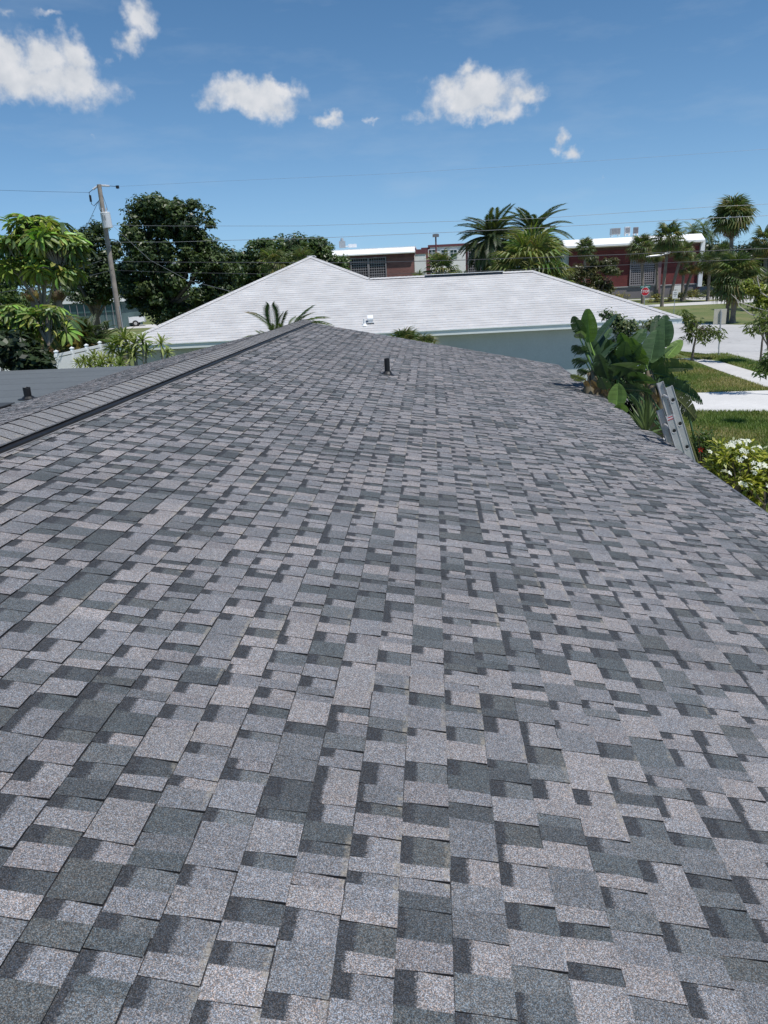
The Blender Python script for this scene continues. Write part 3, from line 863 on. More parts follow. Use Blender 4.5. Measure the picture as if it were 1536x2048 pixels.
# ------------------------------------------------------------------ left background: carport roof, teal fence, truck
cp = empty('white_trailer', at(150, 600, 92).xy.to_3d(), 'long low white roofed building glimpsed behind the tree trunks', 'building')
p0, p1 = at(122, 600, 92), at(236, 600, 92)
cp.location = ((p0.x+p1.x)/2, 94, 0)
zt, zb = at(150, 592, 92).z, at(150, 609, 92).z
shell(cp, 'wall', p0.x, p1.x, 92.4, 99, 0, zb+.1, plain('teal_grey_wall', (.08, .13, .13), .8, .1, .6))
shell(cp, 'roof', p0.x-.3, p1.x+.5, 92.0, 99.5, zb+.1, zt, M_ROOFW)
shell(cp, 'shade_panel', p0.x, p1.x+.2, 92.3, 92.38, zb-1.1, zb+.08, plain('dark_teal', (.05, .11, .11), .7, .1))
m = MB()
for i in range(9):
    x = p0.x + (p1.x-p0.x)*i/8
    m.box((x, 92.1, zb/2), (.05, .05, zb))
par(m.build('post', M_LATT), cp)
te = empty('teal_fence', at(222, 640, 99.7).xy.to_3d(), 'pale teal board fence behind the white pickup truck', 'fence')
p0, p1 = at(205, 640, 99.7), at(244, 640, 99.7); te.location = ((p0.x+p1.x)/2, 99.7, 0)
m = MB(); n = int((p1.x-p0.x)/.3)
for i in range(n):
    b_ = MB(); b_.box((p0.x+(i+.5)*(p1.x-p0.x)/n - te.location.x, 0, .95), ((p1.x-p0.x)/n-.02, .04, 1.9))
    b_.build('board', plain('teal_board%d' % i if False else 'teal_board', (.34, .47, .48), .7, .08, .8) if i == 0 else bpy.data.materials['teal_board'], te)
for z in (.4, 1.5):
    m = MB(); m.box((0, .05, z), (p1.x-p0.x, .05, .09)); m.build('rail', M_LATT, te)

def truck():
    p = at(246, 652, 95)
    t = empty('pickup_truck', (p.x, 95, 0), 'white pickup truck parked beyond the utility pole, half hidden by the oak', 'truck', rz=math.pi*2.0 + .25)
    side = [(-2.7, .55), (-2.72, .95), (-2.6, 1.08), (-1.35, 1.16), (-.75, 1.78), (.75, 1.80), (.95, 1.15), (2.75, 1.15), (2.8, .6), (2.3, .5), (-2.2, .45)]
    def prism(prof, w, bulge=0.0):
        m = MB(); rows = []
        for y, k in ((-w, .97), (-w*.985, 1), (w*.985, 1), (w, .97)):
            rows.append([(x*(k if abs(x) > 2 else 1), y*(1 if z < 1.2 else .86), z) for x, z in prof])
        m.grid(rows, closed=True); m.face(rows[0][::-1]); m.face(rows[-1]); return m
    prism(side, .92).build('body', plain('white_car_paint', (.74, .75, .76), .25, .03, 1, spec=.6), t)
    for s_ in (-1, 1):
        g = MB(); g.face([(-1.2, s_*.855, 1.2), (-.72, s_*.80, 1.70), (-.05, s_*.80, 1.72), (-.05, s_*.855, 1.2)]); g.build('window', M_GLASS, t)
        g = MB(); g.face([(.03, s_*.855, 1.2), (.03, s_*.80, 1.72), (.7, s_*.80, 1.71), (.85, s_*.855, 1.2)]); g.build('window', M_GLASS, t)
    g = MB(); g.face([(-1.36, -.74, 1.20), (-1.36, .74, 1.20), (-.80, .70, 1.73), (-.80, -.70, 1.73)])
    g.build('windscreen', M_GLASS, t)
    for x in (-1.75, 1.7):
        for s_ in (-1, 1):
            w = MB(); w.tube([(x, s_*.70, .38), (x, s_*.94, .38)], .38, 16); wo_ = w.build('wheel', plain('tyre', (.015, .015, .016), .8, .1) if 'tyre' not in bpy.data.materials else bpy.data.materials['tyre'], t)
            r_ = MB(); r_.tube([(x, s_*.9, .38), (x, s_*.952, .38)], [.22, .20], 12); ro = r_.build('rim', M_ALU, wo_)
    for s_ in (-1, 1):
        h = MB(); h.box((-2.70, s_*.68, .86), (.08, .32, .17)); h.build('headlight', M_WHITE, t)
    b_ = MB(); b_.box((-2.74, 0, .56), (.12, 1.8, .2)); b_.box((2.8, 0, .58), (.12, 1.8, .18)); b_.build('bumper', M_GALV, t)
    d = MB()
    for x in (-1.22, -.01, .92):
        for s_ in (-1, 1): d.box((x, s_*.925, .88), (.02, .01, .6))
    d.build('door_seam', M_BLACK, t)
truck()
def dark_car(px, py, Y, lab):
    p = at(px, py, Y)
    t = empty('parked_car', (p.x, Y, 0), lab, 'car')
    prof = [(-2.1, .4), (-2.15, .75), (-1.2, .92), (-.6, 1.38), (.7, 1.40), (1.4, .98), (2.1, .9), (2.15, .45)]
    m = MB(); rows = [[(x, y*(1 if z < 1 else .82), z) for x, z in prof] for y in (-.86, .86)]
    m.grid(rows, closed=True); m.face(rows[0][::-1]); m.face(rows[1]); m.build('body', plain('dark_car_paint', (.02, .022, .028), .25, .1, spec=.6), t)
    for s_ in (-1, 1):
        g = MB(); g.face([(-1.1, s_*.87, .95), (-.58, s_*.76, 1.34), (.68, s_*.76, 1.36), (1.25, s_*.87, .98)]); g.build('window', M_GLASS, t)
    for x in (-1.35, 1.35):
        for s_ in (-1, 1):
            w = MB(); w.tube([(x, s_*.70, .32), (x, s_*.88, .32)], .32, 14); w.build('wheel', bpy.data.materials['tyre'], t)
dark_car(1408, 568, 108, 'dark car parked in the shade under the trees right of the red building')

# ------------------------------------------------------------------ white vinyl fence on the left
fpx = [(20, 724), (49, 718), (78.5, 712), (117, 706), (152, 700), (184, 693), (214, 687)]
A0, A1 = on(78.5, 716, 1.85), on(200, 690, 1.85)
fd = (A1-A0); fd.z = 0; fl = fd.length; fd.normalize()
vf = empty('vinyl_fence', (A0.x, A0.y, 0), 'white vinyl privacy fence with capped posts beside the neighbouring house', 'fence')
fa = math.atan2(fd.y, fd.x)
nps = 12; sp_ = fl/4
pm = MB(); pm.box((0, 0, .98), (.13, .13, 1.96), fa)
cm = MB(); cm.box((0, 0, 1.975), (.17, .17, .03), fa); cm.face([(.085, .085, 1.99), (-.085, .085, 1.99), (0, 0, 2.06)]); cm.face([(-.085, .085, 1.99), (-.085, -.085, 1.99), (0, 0, 2.06)]); cm.face([(-.085, -.085, 1.99), (.085, -.085, 1.99), (0, 0, 2.06)]); cm.face([(.085, -.085, 1.99), (.085, .085, 1.99), (0, 0, 2.06)])
pme, cme = pm.build('post', M_VINYL, mesh_only=True), cm.build('post_cap', M_VINYL, mesh_only=True)
for i in range(-4, 6):
    o = link_mesh('post', pme, vf); o.location = fd*(sp_*i)
    c = link_mesh('post_cap', cme, o)
pl = MB(); nb_ = 9; w = (sp_-.14)/nb_
pl.box((0, 0, .9), (w-.008, .025, 1.6), fa)
ple = pl.build('picket', M_VINYL, mesh_only=True)
rl = MB(); rl.box((0, 0, 0), (sp_-.13, .06, .13), fa)
rle = rl.build('rail', M_VINYL, mesh_only=True)
for i in range(-4, 5):
    for z in (1.80, .10): o = link_mesh('rail', rle, vf); o.location = fd*(sp_*(i+.5)) + Vector((0, 0, z))
    for k in range(nb_):
        q = link_mesh('picket', ple, vf); q.location = fd*(sp_*i + .07 + (k+.5)*w)

# ------------------------------------------------------------------ utility pole and wires
pb = at(243, 668, 45); pt = at(198, 369, 45)
up = empty('utility_pole', (pb.x, 45, 0), 'leaning weathered wooden utility pole with grey transformer can', 'utility pole')
ax = (pt - Vector((pb.x, 45, pb.z)))
ax = ax/ax.z
base = Vector((-ax.x*pb.z, 0, 0))
top = base + ax*pt.z
m = MB(); m.tube([base + (top-base)*t for t in np.linspace(0, 1, 12)], [.175 - .055*t for t in np.linspace(0, 1, 12)], 12)
m.build('pole', M_POLE, up, smooth=True)
def onp(px, py): return at(px, py, 45) - up.location
c0, c1 = onp(210, 426), onp(216, 457)
m = MB(); off = Vector((.17, -.40, 0))
d = (c1-c0)
m.tube([c0+off, c0+off+d*.06, c0+off+d*.07, c1+off], [.25, .28, .27, .27], 16)
tr = m.build('transformer', plain('transformer_grey', (.52, .54, .55), .45, .06, 4), up, smooth=False)
m = MB()
for s in (-.12, .1): m.tube([c0+off+Vector((s, 0, -.02)), c0+off+Vector((s, 0, .16)), c0+off+Vector((s*1.2, 0, .24))], [.04, .035, .02], 7)
bu = m.build('bushing', plain('porcelain', (.45, .43, .42), .3, .1), tr)
m = MB()
for s in (-.05, .07): m.tube([c0+off+d*.2+Vector((s, -.29, 0)), c0+off+d*.55+Vector((s, -.32, 0))], .012, 5)
m.build('lead', M_WIRE, tr)
m = MB()
for t in (.3, .8): m.box(tuple(c0 + d*t + Vector((.09, -.15, 0))), (.14, .3, .06))
m.build('mounting_bracket', M_GALV, up)
ins_l, ins_r = onp(185, 384), onp(210, 371)
def insulator(a, b_):
    m = MB(); n = 7
    pts, rs = [], []
    for k in range(n*2+1):
        pts.append(a + (b_-a)*k/(n*2)); rs.append(.07 if k % 2 else .03)
    m.tube(pts, rs, 8); m.build('insulator', plain('insulator', (.55, .55, .56), .3, .1) if 'insulator' not in bpy.data.materials else bpy.data.materials['insulator'], up)
insulator(onp(196, 372), onp(186, 379)); insulator(onp(203, 371), onp(219, 372))
m = MB()
a = onp(180, 384)
m.tube([onp(186, 379), onp(178, 385), onp(181, 398), onp(183, 408), onp(188, 412), onp(197, 402)], .018, 5)
m.tube([onp(200, 374), onp(205, 390), onp(213, 412), onp(215, 420)], .012, 5)
m.tube([onp(198, 400), onp(176, 447), onp(172, 460)], .012, 5)
m.tube([onp(197, 402), onp(199, 418), onp(204, 428)], .016, 5)
m.tube([onp(219, 372), onp(233, 373), onp(236, 378)], .016, 5)
m.build('jumper_wire', M_WIRE, up)
m = MB(); m.box(tuple(onp(181, 397)), (.10, .08, .35)); m.box(tuple(onp(235, 374)), (.16, .10, .16)); m.build('cutout', M_BLACK, up)
m = MB(); q = Vector((.16, -.1, 0)); m.tube([base+q*1.2, base+(top-base)*.35+q], .03, 6); m.build('conduit', M_GALV, up)

def wire(name, pts, r, mat, lab, sag=0.0):
    """pts: measured points with distance; runs on as a hanging curve"""
    P = [Vector(p) for p in pts]
    out = []
    for a, b_ in zip(P[:-1], P[1:]):
        for k in range(10):
            t = k/10; q = a.lerp(b_, t); q.z -= sag*4*t*(1-t); out.append(q)
    out.append(P[-1])
    m = MB(); m.tube(out, r, 5)
    o = m.build(name, mat)
    c = out[0].copy()
    o.data.transform(Matrix.Translation(-c)); o.location = c
    return tag(o, lab, 'wire', 'overhead wires from the utility pole')
def hang(px, py, z): return z
PW = lambda px, py, Y: at(px, py, Y)
wire('overhead_wire', [PW(236, 373, 45), PW(430, 363, 44), PW(600, 355.5, 43.2), PW(780, 347.5, 42.5), PW(1000, 334, 41.6), PW(1250, 318, 40.6), PW(1536, 298, 39.5), PW(1800, 277, 38.6)], .0045, M_CABLE, 'thin topmost wire crossing the open sky right of the utility pole')
wire('overhead_wire', [PW(-400, 372, 47), PW(-200, 376, 46.5), PW(0, 380.5, 46), PW(100, 383.5, 45.5), PW(180, 385, 45)], .008, M_WIRE, 'wire running left from the top of the utility pole to the edge of the photo')
wire('overhead_wire', [PW(222, 450.5, 45), PW(350, 452, 44.4), PW(600, 452, 43.3), PW(960, 441, 41.8), PW(1090, 436, 41.2), PW(1434, 413, 39.9), PW(1503, 410, 39.7), PW(1800, 392, 38.6)], .009, M_CABLE, 'pale wire just below the transformer, passing over the tops of the date palms')
wire('overhead_wire', [PW(226, 484.5, 45), PW(350, 484, 44.4), PW(441, 481, 44), PW(615, 477, 43.2), PW(936, 463, 41.9), PW(1105, 454, 41.2), PW(1427, 436, 40), PW(1503, 433, 39.7), PW(1800, 415, 38.6)], .011, M_CABLE, 'second pale wire below the transformer, crossing the crowns of the date palms lower down')
wire('overhead_wire', [PW(231, 523, 45), PW(350, 524.5, 44.4), PW(700, 525.5, 42.9), PW(900, 521, 42), PW(1050, 516, 41.4), PW(1250, 509, 40.6), PW(1310, 506, 40.4), PW(1536, 497, 39.5), PW(1800, 484, 38.6)], .018, M_WIRE, 'thickest dark cable, crossing the brick wall and the palms at mid height')
wire('overhead_wire', [PW(233, 541, 45), PW(350, 545, 44.4), PW(537, 548, 43.6), PW(760, 549, 42.6), PW(1000, 541, 41.6), PW(1186, 533, 40.9), PW(1345, 525, 40.2), PW(1536, 517, 39.5), PW(1800, 500, 38.6)], .012, M_WIRE, 'lowest thin wire from the pole, crossing in front of the red building')
wire('overhead_wire', [PW(-60, 583, 20), PW(0, 569, 24), PW(45, 562, 28), PW(120, 552, 33), PW(205, 520, 44.8)], .012, M_WIRE, 'upper of two service wires dropping left behind the umbrella tree')
wire('overhead_wire', [PW(-60, 600, 20), PW(0, 585, 24), PW(60, 576, 28), PW(110, 569, 32), PW(225, 540, 44.8)], .014, M_WIRE, 'lower of two service wires dropping left behind the umbrella tree')
wire('guy_wire', [PW(226, 452, 45), PW(300, 520, 43), PW(375, 560, 41), PW(455, 581, 39), PW(470, 585, 38.8)], .009, M_CABLE, 'thin service line slanting down from the pole to the white roof')
# splice closures hanging on the thick cable
for px, py, w in ((1310, 511, .9), (1334, 506, .35), (348, 526, .25)):
    p = PW(px, py, 40.4 if px > 600 else 44.4); m = MB()
    m.tube([p+Vector((-w/2, 0, -.05)), p+Vector((-w*.3, 0, -.03)), p+Vector((w*.3, 0, .0)), p+Vector((w/2, 0, .03))], [.02, .05, .05, .02], 7)
    m.tube([p+Vector((0, 0, .0)), p+Vector((0.0, 0, .1))], .012, 4)
    o = m.build('cable_closure', M_CABLE); o.data.transform(Matrix.Translation(-p)); o.location = p
    tag(o, {1310: 'long pale splice closure hanging on the cable before the red building', 1334: 'short pale clamp on the cable just right of the long splice closure', 348: 'small pale clamp on the cable before the big oak'}[px], 'cable fitting')

# ------------------------------------------------------------------ signs
def text_mesh(name, txt, size, mat, parent, loc, rot, depth=.003, spacing=1.0):
    cu = bpy.data.curves.new(name, 'FONT'); cu.body = txt; cu.size = size; cu.align_x = 'CENTER'; cu.align_y = 'CENTER'; cu.extrude = depth; cu.space_character = spacing; cu.offset = size*.018
    o = bpy.data.objects.new(name, cu); COL.objects.link(o)
    bpy.context.view_layer.update()
    me = bpy.data.meshes.new_from_object(o.evaluated_get(bpy.context.evaluated_depsgraph_get()))
    bpy.data.objects.remove(o)
    me.name = name; me.materials.clear(); me.materials.append(mat)
    q = link_mesh(name, me, parent); q.location = loc; q.rotation_euler = rot
    return q
FACE = (math.pi/2, 0, 0)
ps = at(1290, 583, 77.5)
st = empty('stop_sign', (ps.x, 77.5, 0), 'red octagonal stop sign under green street name blades', 'road sign')
m = MB(); m.tube([(0, 0, 0), (0, 0, 2.75)], .035, 8); m.build('post', M_GALV, st)
def octo(r, y, t, name, mat, parent):
    m = MB(); pts = [(r*math.cos(math.pi/8+k*math.pi/4), r*math.sin(math.pi/8+k*math.pi/4)) for k in range(8)]
    rows = [[(x, yy, z) for x, z in pts] for yy in (y, y+t)]
    m.grid(rows, closed=True); m.face(rows[0]); m.face(rows[1][::-1])
    return m.build(name, mat, parent)
pl_ = octo(.43, -.06, .006, 'sign_plate', plain('sign_white', (.75, .75, .74), .4, .03), st); pl_.location = (0, 0, ps.z)
rd = octo(.395, -.066, .004, 'sign_face', plain('sign_red', (.50, .018, .03), .4, .04), pl_)
text_mesh('lettering', 'STOP', .33, bpy.data.materials['sign_white'], pl_, (0, -.07, 0.01), FACE)
M_SGREEN = plain('sign_green', (.01, .20, .15), .4, .05)
for k, (rz, dz) in enumerate(((0, 0), (math.pi/2*.9, .2))):
    m = MB(); m.box((0, 0, 2.50+dz), (.95, .012, .19), rz); b_ = m.build('street_name_blade', M_SGREEN, st)
    if k == 0:
        t_ = MB()
        for i in range(7): t_.box((-.36+i*.12, -.009, 2.50), (.075 if i % 3 else .05, .003, .07))
        t_.build('lettering', bpy.data.materials['sign_white'], b_)
# white sign on the grass
p = at(1350, 590, 72)
ws = empty('white_sign', (p.x, 72, 0), 'small white rectangular sign on a thin post on the far lawn', 'road sign')
m = MB(); m.tube([(0, 0, 0), (0, 0, p.z+.5)], .03, 8); m.build('post', M_GALV, ws)
m = MB(); m.box((0, -.04, p.z+.02), (.46, .012, .66)); pl_ = m.build('sign_plate', bpy.data.materials['sign_white'], ws)
m = MB()
for k, w in enumerate((.26, .3, .2)): m.box((0, -.048, p.z+.2-k*.14), (w, .004, .05))
m.build('lettering', plain('sign_ink', (.10, .10, .11), .5, .05), pl_)
m = MB(); m.box((0, -.03, p.z+.44), (.4, .012, .05)); m.build('sign_arm', M_LATT, ws)
# sign seen from the back
b0 = on(1437, 712, 0); zt = at(1441, 619, b0.y).z
bs_ = empty('traffic_sign', (b0.x, b0.y, 0), 'traffic sign seen from behind, pale beige back with orange sticker, by the road', 'road sign')
lean = at(1442, 619, b0.y).x - b0.x
m = MB(); m.tube([(0, 0, 0), (lean*.5, 0, zt/2), (lean, 0, zt)], .028, 8); m.box((lean*.52, -.02, zt*.55), (.05, .01, zt*.8)); m.build('post', M_GALV, bs_)
c = at(1440, 633, b0.y+.05); hx = .30; hz = .37
m = MB(); m.box((c.x-b0.x, .05, c.z), (hx*2, .008, hz*2), -.08); pl_ = m.build('sign_plate', plain('sign_back', (.60, .56, .45), .55, .06, 3), bs_)
m = MB(); m.box((c.x-b0.x+.20, .035, c.z-.29), (.07, .004, .06), -.08); m.build('sticker', plain('orange_sticker', (.75, .25, .02), .5, .05), pl_)
# tiny bollard sign and plaque in the car park
p = at(1454, 568, 106)
sg = empty('low_white_sign', (p.x, 106, 0), 'low white board sign standing under the trees right of the red building', 'sign')
m = MB()
for s in (-.6, .6): m.tube([(s, 0, 0), (s, 0, p.z+.3)], .05, 6)
m.build('post', M_GALV, sg); m = MB(); m.box((-.42, -.06, p.z), (.75, .03, .62)); m.box((.42, -.06, p.z), (.75, .03, .62)); m.build('sign_plate', bpy.data.materials['sign_white'], sg)

# ------------------------------------------------------------------ ladder against the eave
la = empty('extension_ladder', (3.9, 9.1, 0), 'aluminium extension ladder leaning on the roof edge, top rungs above the eave', 'ladder')
Yn, Yf = 8.95, 9.32
tn = at(1338, 776, Yn) - Vector((.045, 0, 0)) # top of the near fly rail
ft = Vector((3.88, Yn, 0.0))
axl = Vector((tn.x-ft.x, 0, tn.z)); Ll = axl.length; axl.normalize()
perp = Vector((axl.z, 0, -axl.x))             # away from the roof
def lp_(y, s, off=0.0): return Vector((ft.x, y, 0)) + axl*s + perp*off - la.location
def rail(y, s0, s1, off, w, t, name, flip=1):
    """C-channel with its flanges turned inwards"""
    m = MB(); f = .028
    prof = [(-w/2, 0), (w/2, 0), (w/2, f), (w/2-t, f), (w/2-t, t), (-w/2+t, t), (-w/2+t, f), (-w/2, f)]
    rows = [[lp_(y, s, off+a) + Vector((0, b_*flip, 0)) for a, b_ in prof] for s in (s0, s1)]
    m.grid(rows, closed=True); m.face(rows[0][::-1]); m.face(rows[1])
    for e_ in (-w/2, w/2):                       # raised bead along either edge of the channel
        m.tube([lp_(y, s0, off+e_) + Vector((0, -.002*flip, 0)), lp_(y, s1, off+e_) + Vector((0, -.002*flip, 0))], .005, 5)
    return m.build(name, M_ALU, la)
Sfly = Ll; Sbase = (at(1336, 828, Yn).z/axl.z)
rn = rail(Yn, 2.3, Sfly, 0.046, .078, .004, 'fly_rail', 1); rail(Yf, 2.3, Sfly, 0.046, .078, .004, 'fly_rail', -1)
bn = rail(Yn-.012, .12, Sbase, -.046, .082, .004, 'base_rail', 1); rail(Yf+.012, .12, Sbase, -.046, .082, .004, 'base_rail', -1)
def rung(s, off, ya, yb):
    m = MB(); a, b_ = lp_(ya, s, off), lp_(yb, s, off)
    m.tube([a + Vector((0, .002, 0)), b_ - Vector((0, .002, 0))], .017, 10); r_ = m.build('rung', M_ALU, la)
    e_ = MB()
    n = 14
    for y_, sg in ((a, -1), (b_, 1)):
        ri = [y_ + Vector((0, sg*.003, 0)) + (axl*math.sin(2*math.pi*k/n) + perp*math.cos(2*math.pi*k/n))*.022 for k in range(n)]
        ro = [y_ + Vector((0, sg*.006, 0)) + (axl*math.sin(2*math.pi*k/n) + perp*math.cos(2*math.pi*k/n))*.029 for k in range(n)]
        e_.grid([ri, ro], mi=0, closed=True)
        e_.face([q + Vector((0, -sg*.001, 0)) for q in (ri if sg < 0 else ri[::-1])], mi=1)
    ee = e_.build('rung_end', [M_ALU, M_BLACK], r_)
s = Sfly - .17
while s > 2.4: rung(s, .045, Yn, Yf); s -= .305
s = Sbase - .20
while s > .2: rung(s, -.045, Yn-.012, Yf+.012); s -= .305
for y in (Yn, Yf):
    m = MB(); m.tube([lp_(y, Sfly-.01, .0), lp_(y, Sfly+.012, .0)], .02, 8)
for y, s0, o_ in ((Yn-.012, Sbase, -.045), (Yf+.012, Sbase, -.045)):
    m = MB(); m.box(tuple(lp_(y + (.012 if y < 9.1 else -.012), .06, o_)), (.12, .06, .12)); m.build('foot', M_BLACK, la)
lab = MB(); q0 = lp_(Yn-.0135, Sbase-.035, -.045)
lab.face([q0 + axl*(-.025) + perp*(-.040), q0 + axl*(-.025) + perp*.040, q0 + axl*.025 + perp*.040, q0 + axl*.025 + perp*(-.040)])
lb = lab.build('label', plain('ladder_label', (.70, .66, .66), .4, .05), bn)
st_ = MB()
for k, w in ((-.016, .034), (.013, .03)):
    q = q0 + Vector((0, -.001, 0)) + axl*k
    st_.face([q - axl*.006 - perp*w, q - axl*.006 + perp*w, q + axl*.006 + perp*w, q + axl*.006 - perp*w])
st_.build('label_print', plain('label_red', (.50, .05, .06), .5, .05), lb)

# ------------------------------------------------------------------ vegetation
R = random.Random(77)
NP = np.random.default_rng(7)
def unit(n): 
    v = NP.normal(size=(n, 3)); return v/np.linalg.norm(v, axis=1, keepdims=True)
def leaf_cards(P, Nrm, size, aspect=.55, jit=.6):
    """one quad (rhombus leaf) per point, facing roughly along Nrm"""
    n = len(P)
    Nn = Nrm + unit(n)*jit; Nn /= np.linalg.norm(Nn, axis=1, keepdims=True)
    t = np.cross(Nn, unit(n)); t /= np.linalg.norm(t, axis=1, keepdims=True)
    b_ = np.cross(Nn, t)
    s = (size*NP.uniform(.65, 1.3, n))[:, None]
    return np.stack([P - t*s*.5, P + b_*s*aspect*.5 - t*s*.06, P + t*s*.5, P - b_*s*aspect*.5 - t*s*.06], axis=1)
def clump_crown(clumps, per, size, pal, dens=1.0, aspect=.55, flat=.75):
    """clumps: (x,y,z,r) bunches of leaves"""
    Vs, Cs = [], []
    pal = np.array(pal)
    for (x, y, z, r) in clumps:
        n = max(8, int(per*dens*NP.uniform(.7, 1.3)))
        d = unit(n); rr = r*NP.uniform(.35, 1.0, n)[:, None]**.6
        lob = 1 + .25*np.sin(d[:, :1]*5+x) + .2*np.sin(d[:, 2:]*7+y)
        p = np.array([x, y, z]) + d*rr*lob*np.array([1, 1, flat])
        up = d*.7 + np.array([0, 0, .65])
        Vs.append(leaf_cards(p, up, size))
        base = pal[NP.integers(0, len(pal))]
        c = base*NP.uniform(.72, 1.3, (n, 1))*NP.uniform(.93, 1.07, (n, 3))
        Cs.append(c)
    return np.concatenate(Vs), np.concatenate(Cs)
def limbs(root, name, base, tips, r0, mat, trunk_top, jit=.25):
    m = MB()
    bp = Vector(base); tt = Vector(trunk_top)
    mid = bp.lerp(tt, .5) + Vector((R.uniform(-jit, jit), R.uniform(-jit, jit), 0))
    m.tube([bp, bp.lerp(mid, .15), mid, tt], [r0*1.45, r0*1.05, r0*.9, r0*.75], 8)
    for tp in tips:
        tp = Vector(tp); a = mid.lerp(tt, R.uniform(.3, 1))
        k = a.lerp(tp, .5) + Vector((R.uniform(-jit, jit), R.uniform(-jit, jit), R.uniform(0, jit)))*1.2
        m.tube([a, k, tp], [r0*.45, r0*.28, r0*.06], 5)
    return m.build(name, mat, root)
OAK = [(0.046, 0.075, 0.029), (0.060, 0.093, 0.031), (0.075, 0.110, 0.033), (0.040, 0.064, 0.031), (0.090, 0.124, 0.046)]
MIDG = [(0.077, 0.122, 0.034), (0.101, 0.149, 0.044), (0.066, 0.106, 0.034), (0.125, 0.164, 0.050)]
def broad_tree(name, loc, lobes, nclump, per, size, pal, label, trunk_h, r0, group=None, cat='tree', crown='crown', cr=(.55, 1.0), dens=1.0):
    """lobes: (px, py, half width px, half height px) in the photograph at the tree's distance -> ellipsoids"""
    Y = loc[1]
    root = empty(name, (loc[0], Y, 0), label, cat, group)
    cl = []
    tot = sum(l[2]*l[3] for l in lobes)
    for (px, py, hw, hh) in lobes:
        c = at(px, py, Y); k = Y/F_PX/.93
        a, h = hw*k, hh*k
        for _ in range(max(3, int(nclump*hw*hh/tot))):
            d = unit(1)[0]; q = R.uniform(.2, 1)**.45
            r = R.uniform(*cr)
            cl.append((c.x - loc[0] + d[0]*(a-r*.6)*q, d[1]*max(a, h)*.8*q, c.z + d[2]*(h-r*.6)*q, r))
    V, C = clump_crown(cl, per, size, pal, dens)
    cards(crown, V, C, M_LEAF, root)
    top = (0, 0, trunk_h)
    tips = [(c[0], c[1], c[2]) for c in R.sample(cl, min(16, len(cl)))]
    limbs(root, 'trunk', (0, 0, 0), tips, r0, M_BARK, top)
    return root
broad_tree('oak_tree', (at(345, 640, 60).x, 60, 0),
    [(325, 410, 55, 36), (300, 435, 45, 40), (370, 440, 55, 50), (290, 490, 45, 55), (345, 500, 75, 60), (400, 510, 55, 55), (440, 530, 45, 45), (300, 560, 65, 60), (370, 585, 70, 60), (268, 572, 36, 40), (440, 590, 50, 40), (306, 612, 32, 22), (345, 620, 44, 24), (395, 600, 44, 20), (325, 632, 22, 14)],
    250, 250, .30, OAK, 'tall dense dark green oak just right of the utility pole, largest tree in view', 3.6, .40, cr=(.5, 1.0))
broad_tree('oak_tree', (at(195, 640, 66).x, 66, 0),
    [(190, 470, 32, 30), (165, 490, 25, 25), (220, 500, 25, 28), (185, 530, 48, 40), (150, 545, 32, 36), (220, 560, 45, 40), (185, 585, 50, 24)],
    110, 220, .29, OAK, 'shorter sparse dark oak directly behind the utility pole', 3.0, .32, cr=(.5, .95))
broad_tree('spreading_tree', (at(570, 600, 74).x, 74, 0),
    [(560, 490, 50, 28), (610, 495, 50, 28), (650, 515, 38, 26), (520, 510, 40, 32), (490, 535, 36, 36), (575, 530, 80, 40), (650, 545, 45, 28), (500, 570, 60, 30), (680, 525, 18, 14)],
    160, 220, .30, MIDG[:3] + [(.040, .062, .022)], 'wide mid green tree behind the peak of the white roof', 4.5, .35, cr=(.55, 1.1))
broad_tree('feathery_tree', (at(1195, 600, 68).x, 68, 0),
    [(1180, 530, 34, 24), (1205, 550, 36, 34), (1165, 560, 30, 26), (1215, 530, 22, 20), (1195, 580, 32, 22)],
    60, 170, .20, [(.085, .095, .030), (.070, .085, .026), (.11, .105, .038)], 'loose olive green tree in front of the left part of the red building', 2.4, .16, cr=(.35, .7))
broad_tree('golden_shrub', (at(1195, 620, 64).x, 64, 0), [(1170, 588, 30, 16), (1200, 596, 24, 14)], 22, 120, .2, [(.16, .12, .03), (.11, .10, .03), (.20, .13, .03)], 'golden brown shrub under the olive tree behind the white roof hip', .8, .08, cat='shrub', cr=(.3, .55))
# dark wood behind the right hand palms
broad_tree('shade_tree', (at(1440, 600, 118).x, 118, 0), [(1425, 500, 28, 18), (1405, 520, 26, 30), (1445, 520, 34, 36), (1425, 552, 40, 20)], 90, 150, .42, [(.028, .045, .020), (.036, .056, .022), (.045, .065, .026)], 'dark green shade tree close to the right end of the red building', 4, .4, cr=(.9, 1.8))
broad_tree('shade_tree', (at(1520, 600, 122).x, 122, 0), [(1500, 510, 36, 24), (1530, 520, 40, 40), (1480, 540, 40, 34), (1560, 510, 40, 40)], 100, 150, .42, [(.028, .045, .020), (.034, .052, .022)], 'dark green shade tree at the right edge behind the palms', 4, .4, cr=(.9, 1.8))
broad_tree('shade_tree', (at(1620, 600, 110).x, 110, 0), [(1610, 520, 50, 40), (1650, 520, 50, 60)], 60, 120, .45, OAK, 'dark tree just beyond the right edge of the photo', 4, .4, cr=(1, 1.9))
# woods to the left, beyond the umbrella trees, one mass far off
broad_tree('bright_tree', (at(-10, 620, 48).x, 48, 0), [(0, 560, 30, 34), (-40, 560, 50, 50), (20, 590, 28, 26)], 60, 170, .24, [(.11, .165, .04), (.085, .135, .035)], 'fresh green tree at the left edge behind the umbrella trees', 2.5, .2, cr=(.5, .9))
broad_tree('broadleaf_tree', (at(90, 600, 80).x, 80, 0), [(60, 555, 50, 22), (130, 560, 45, 22), (20, 540, 30, 20)], 50, 140, .32, OAK, 'dark hedge like tree far behind the tall umbrella tree', 2.5, .25, cr=(.6, 1.2))
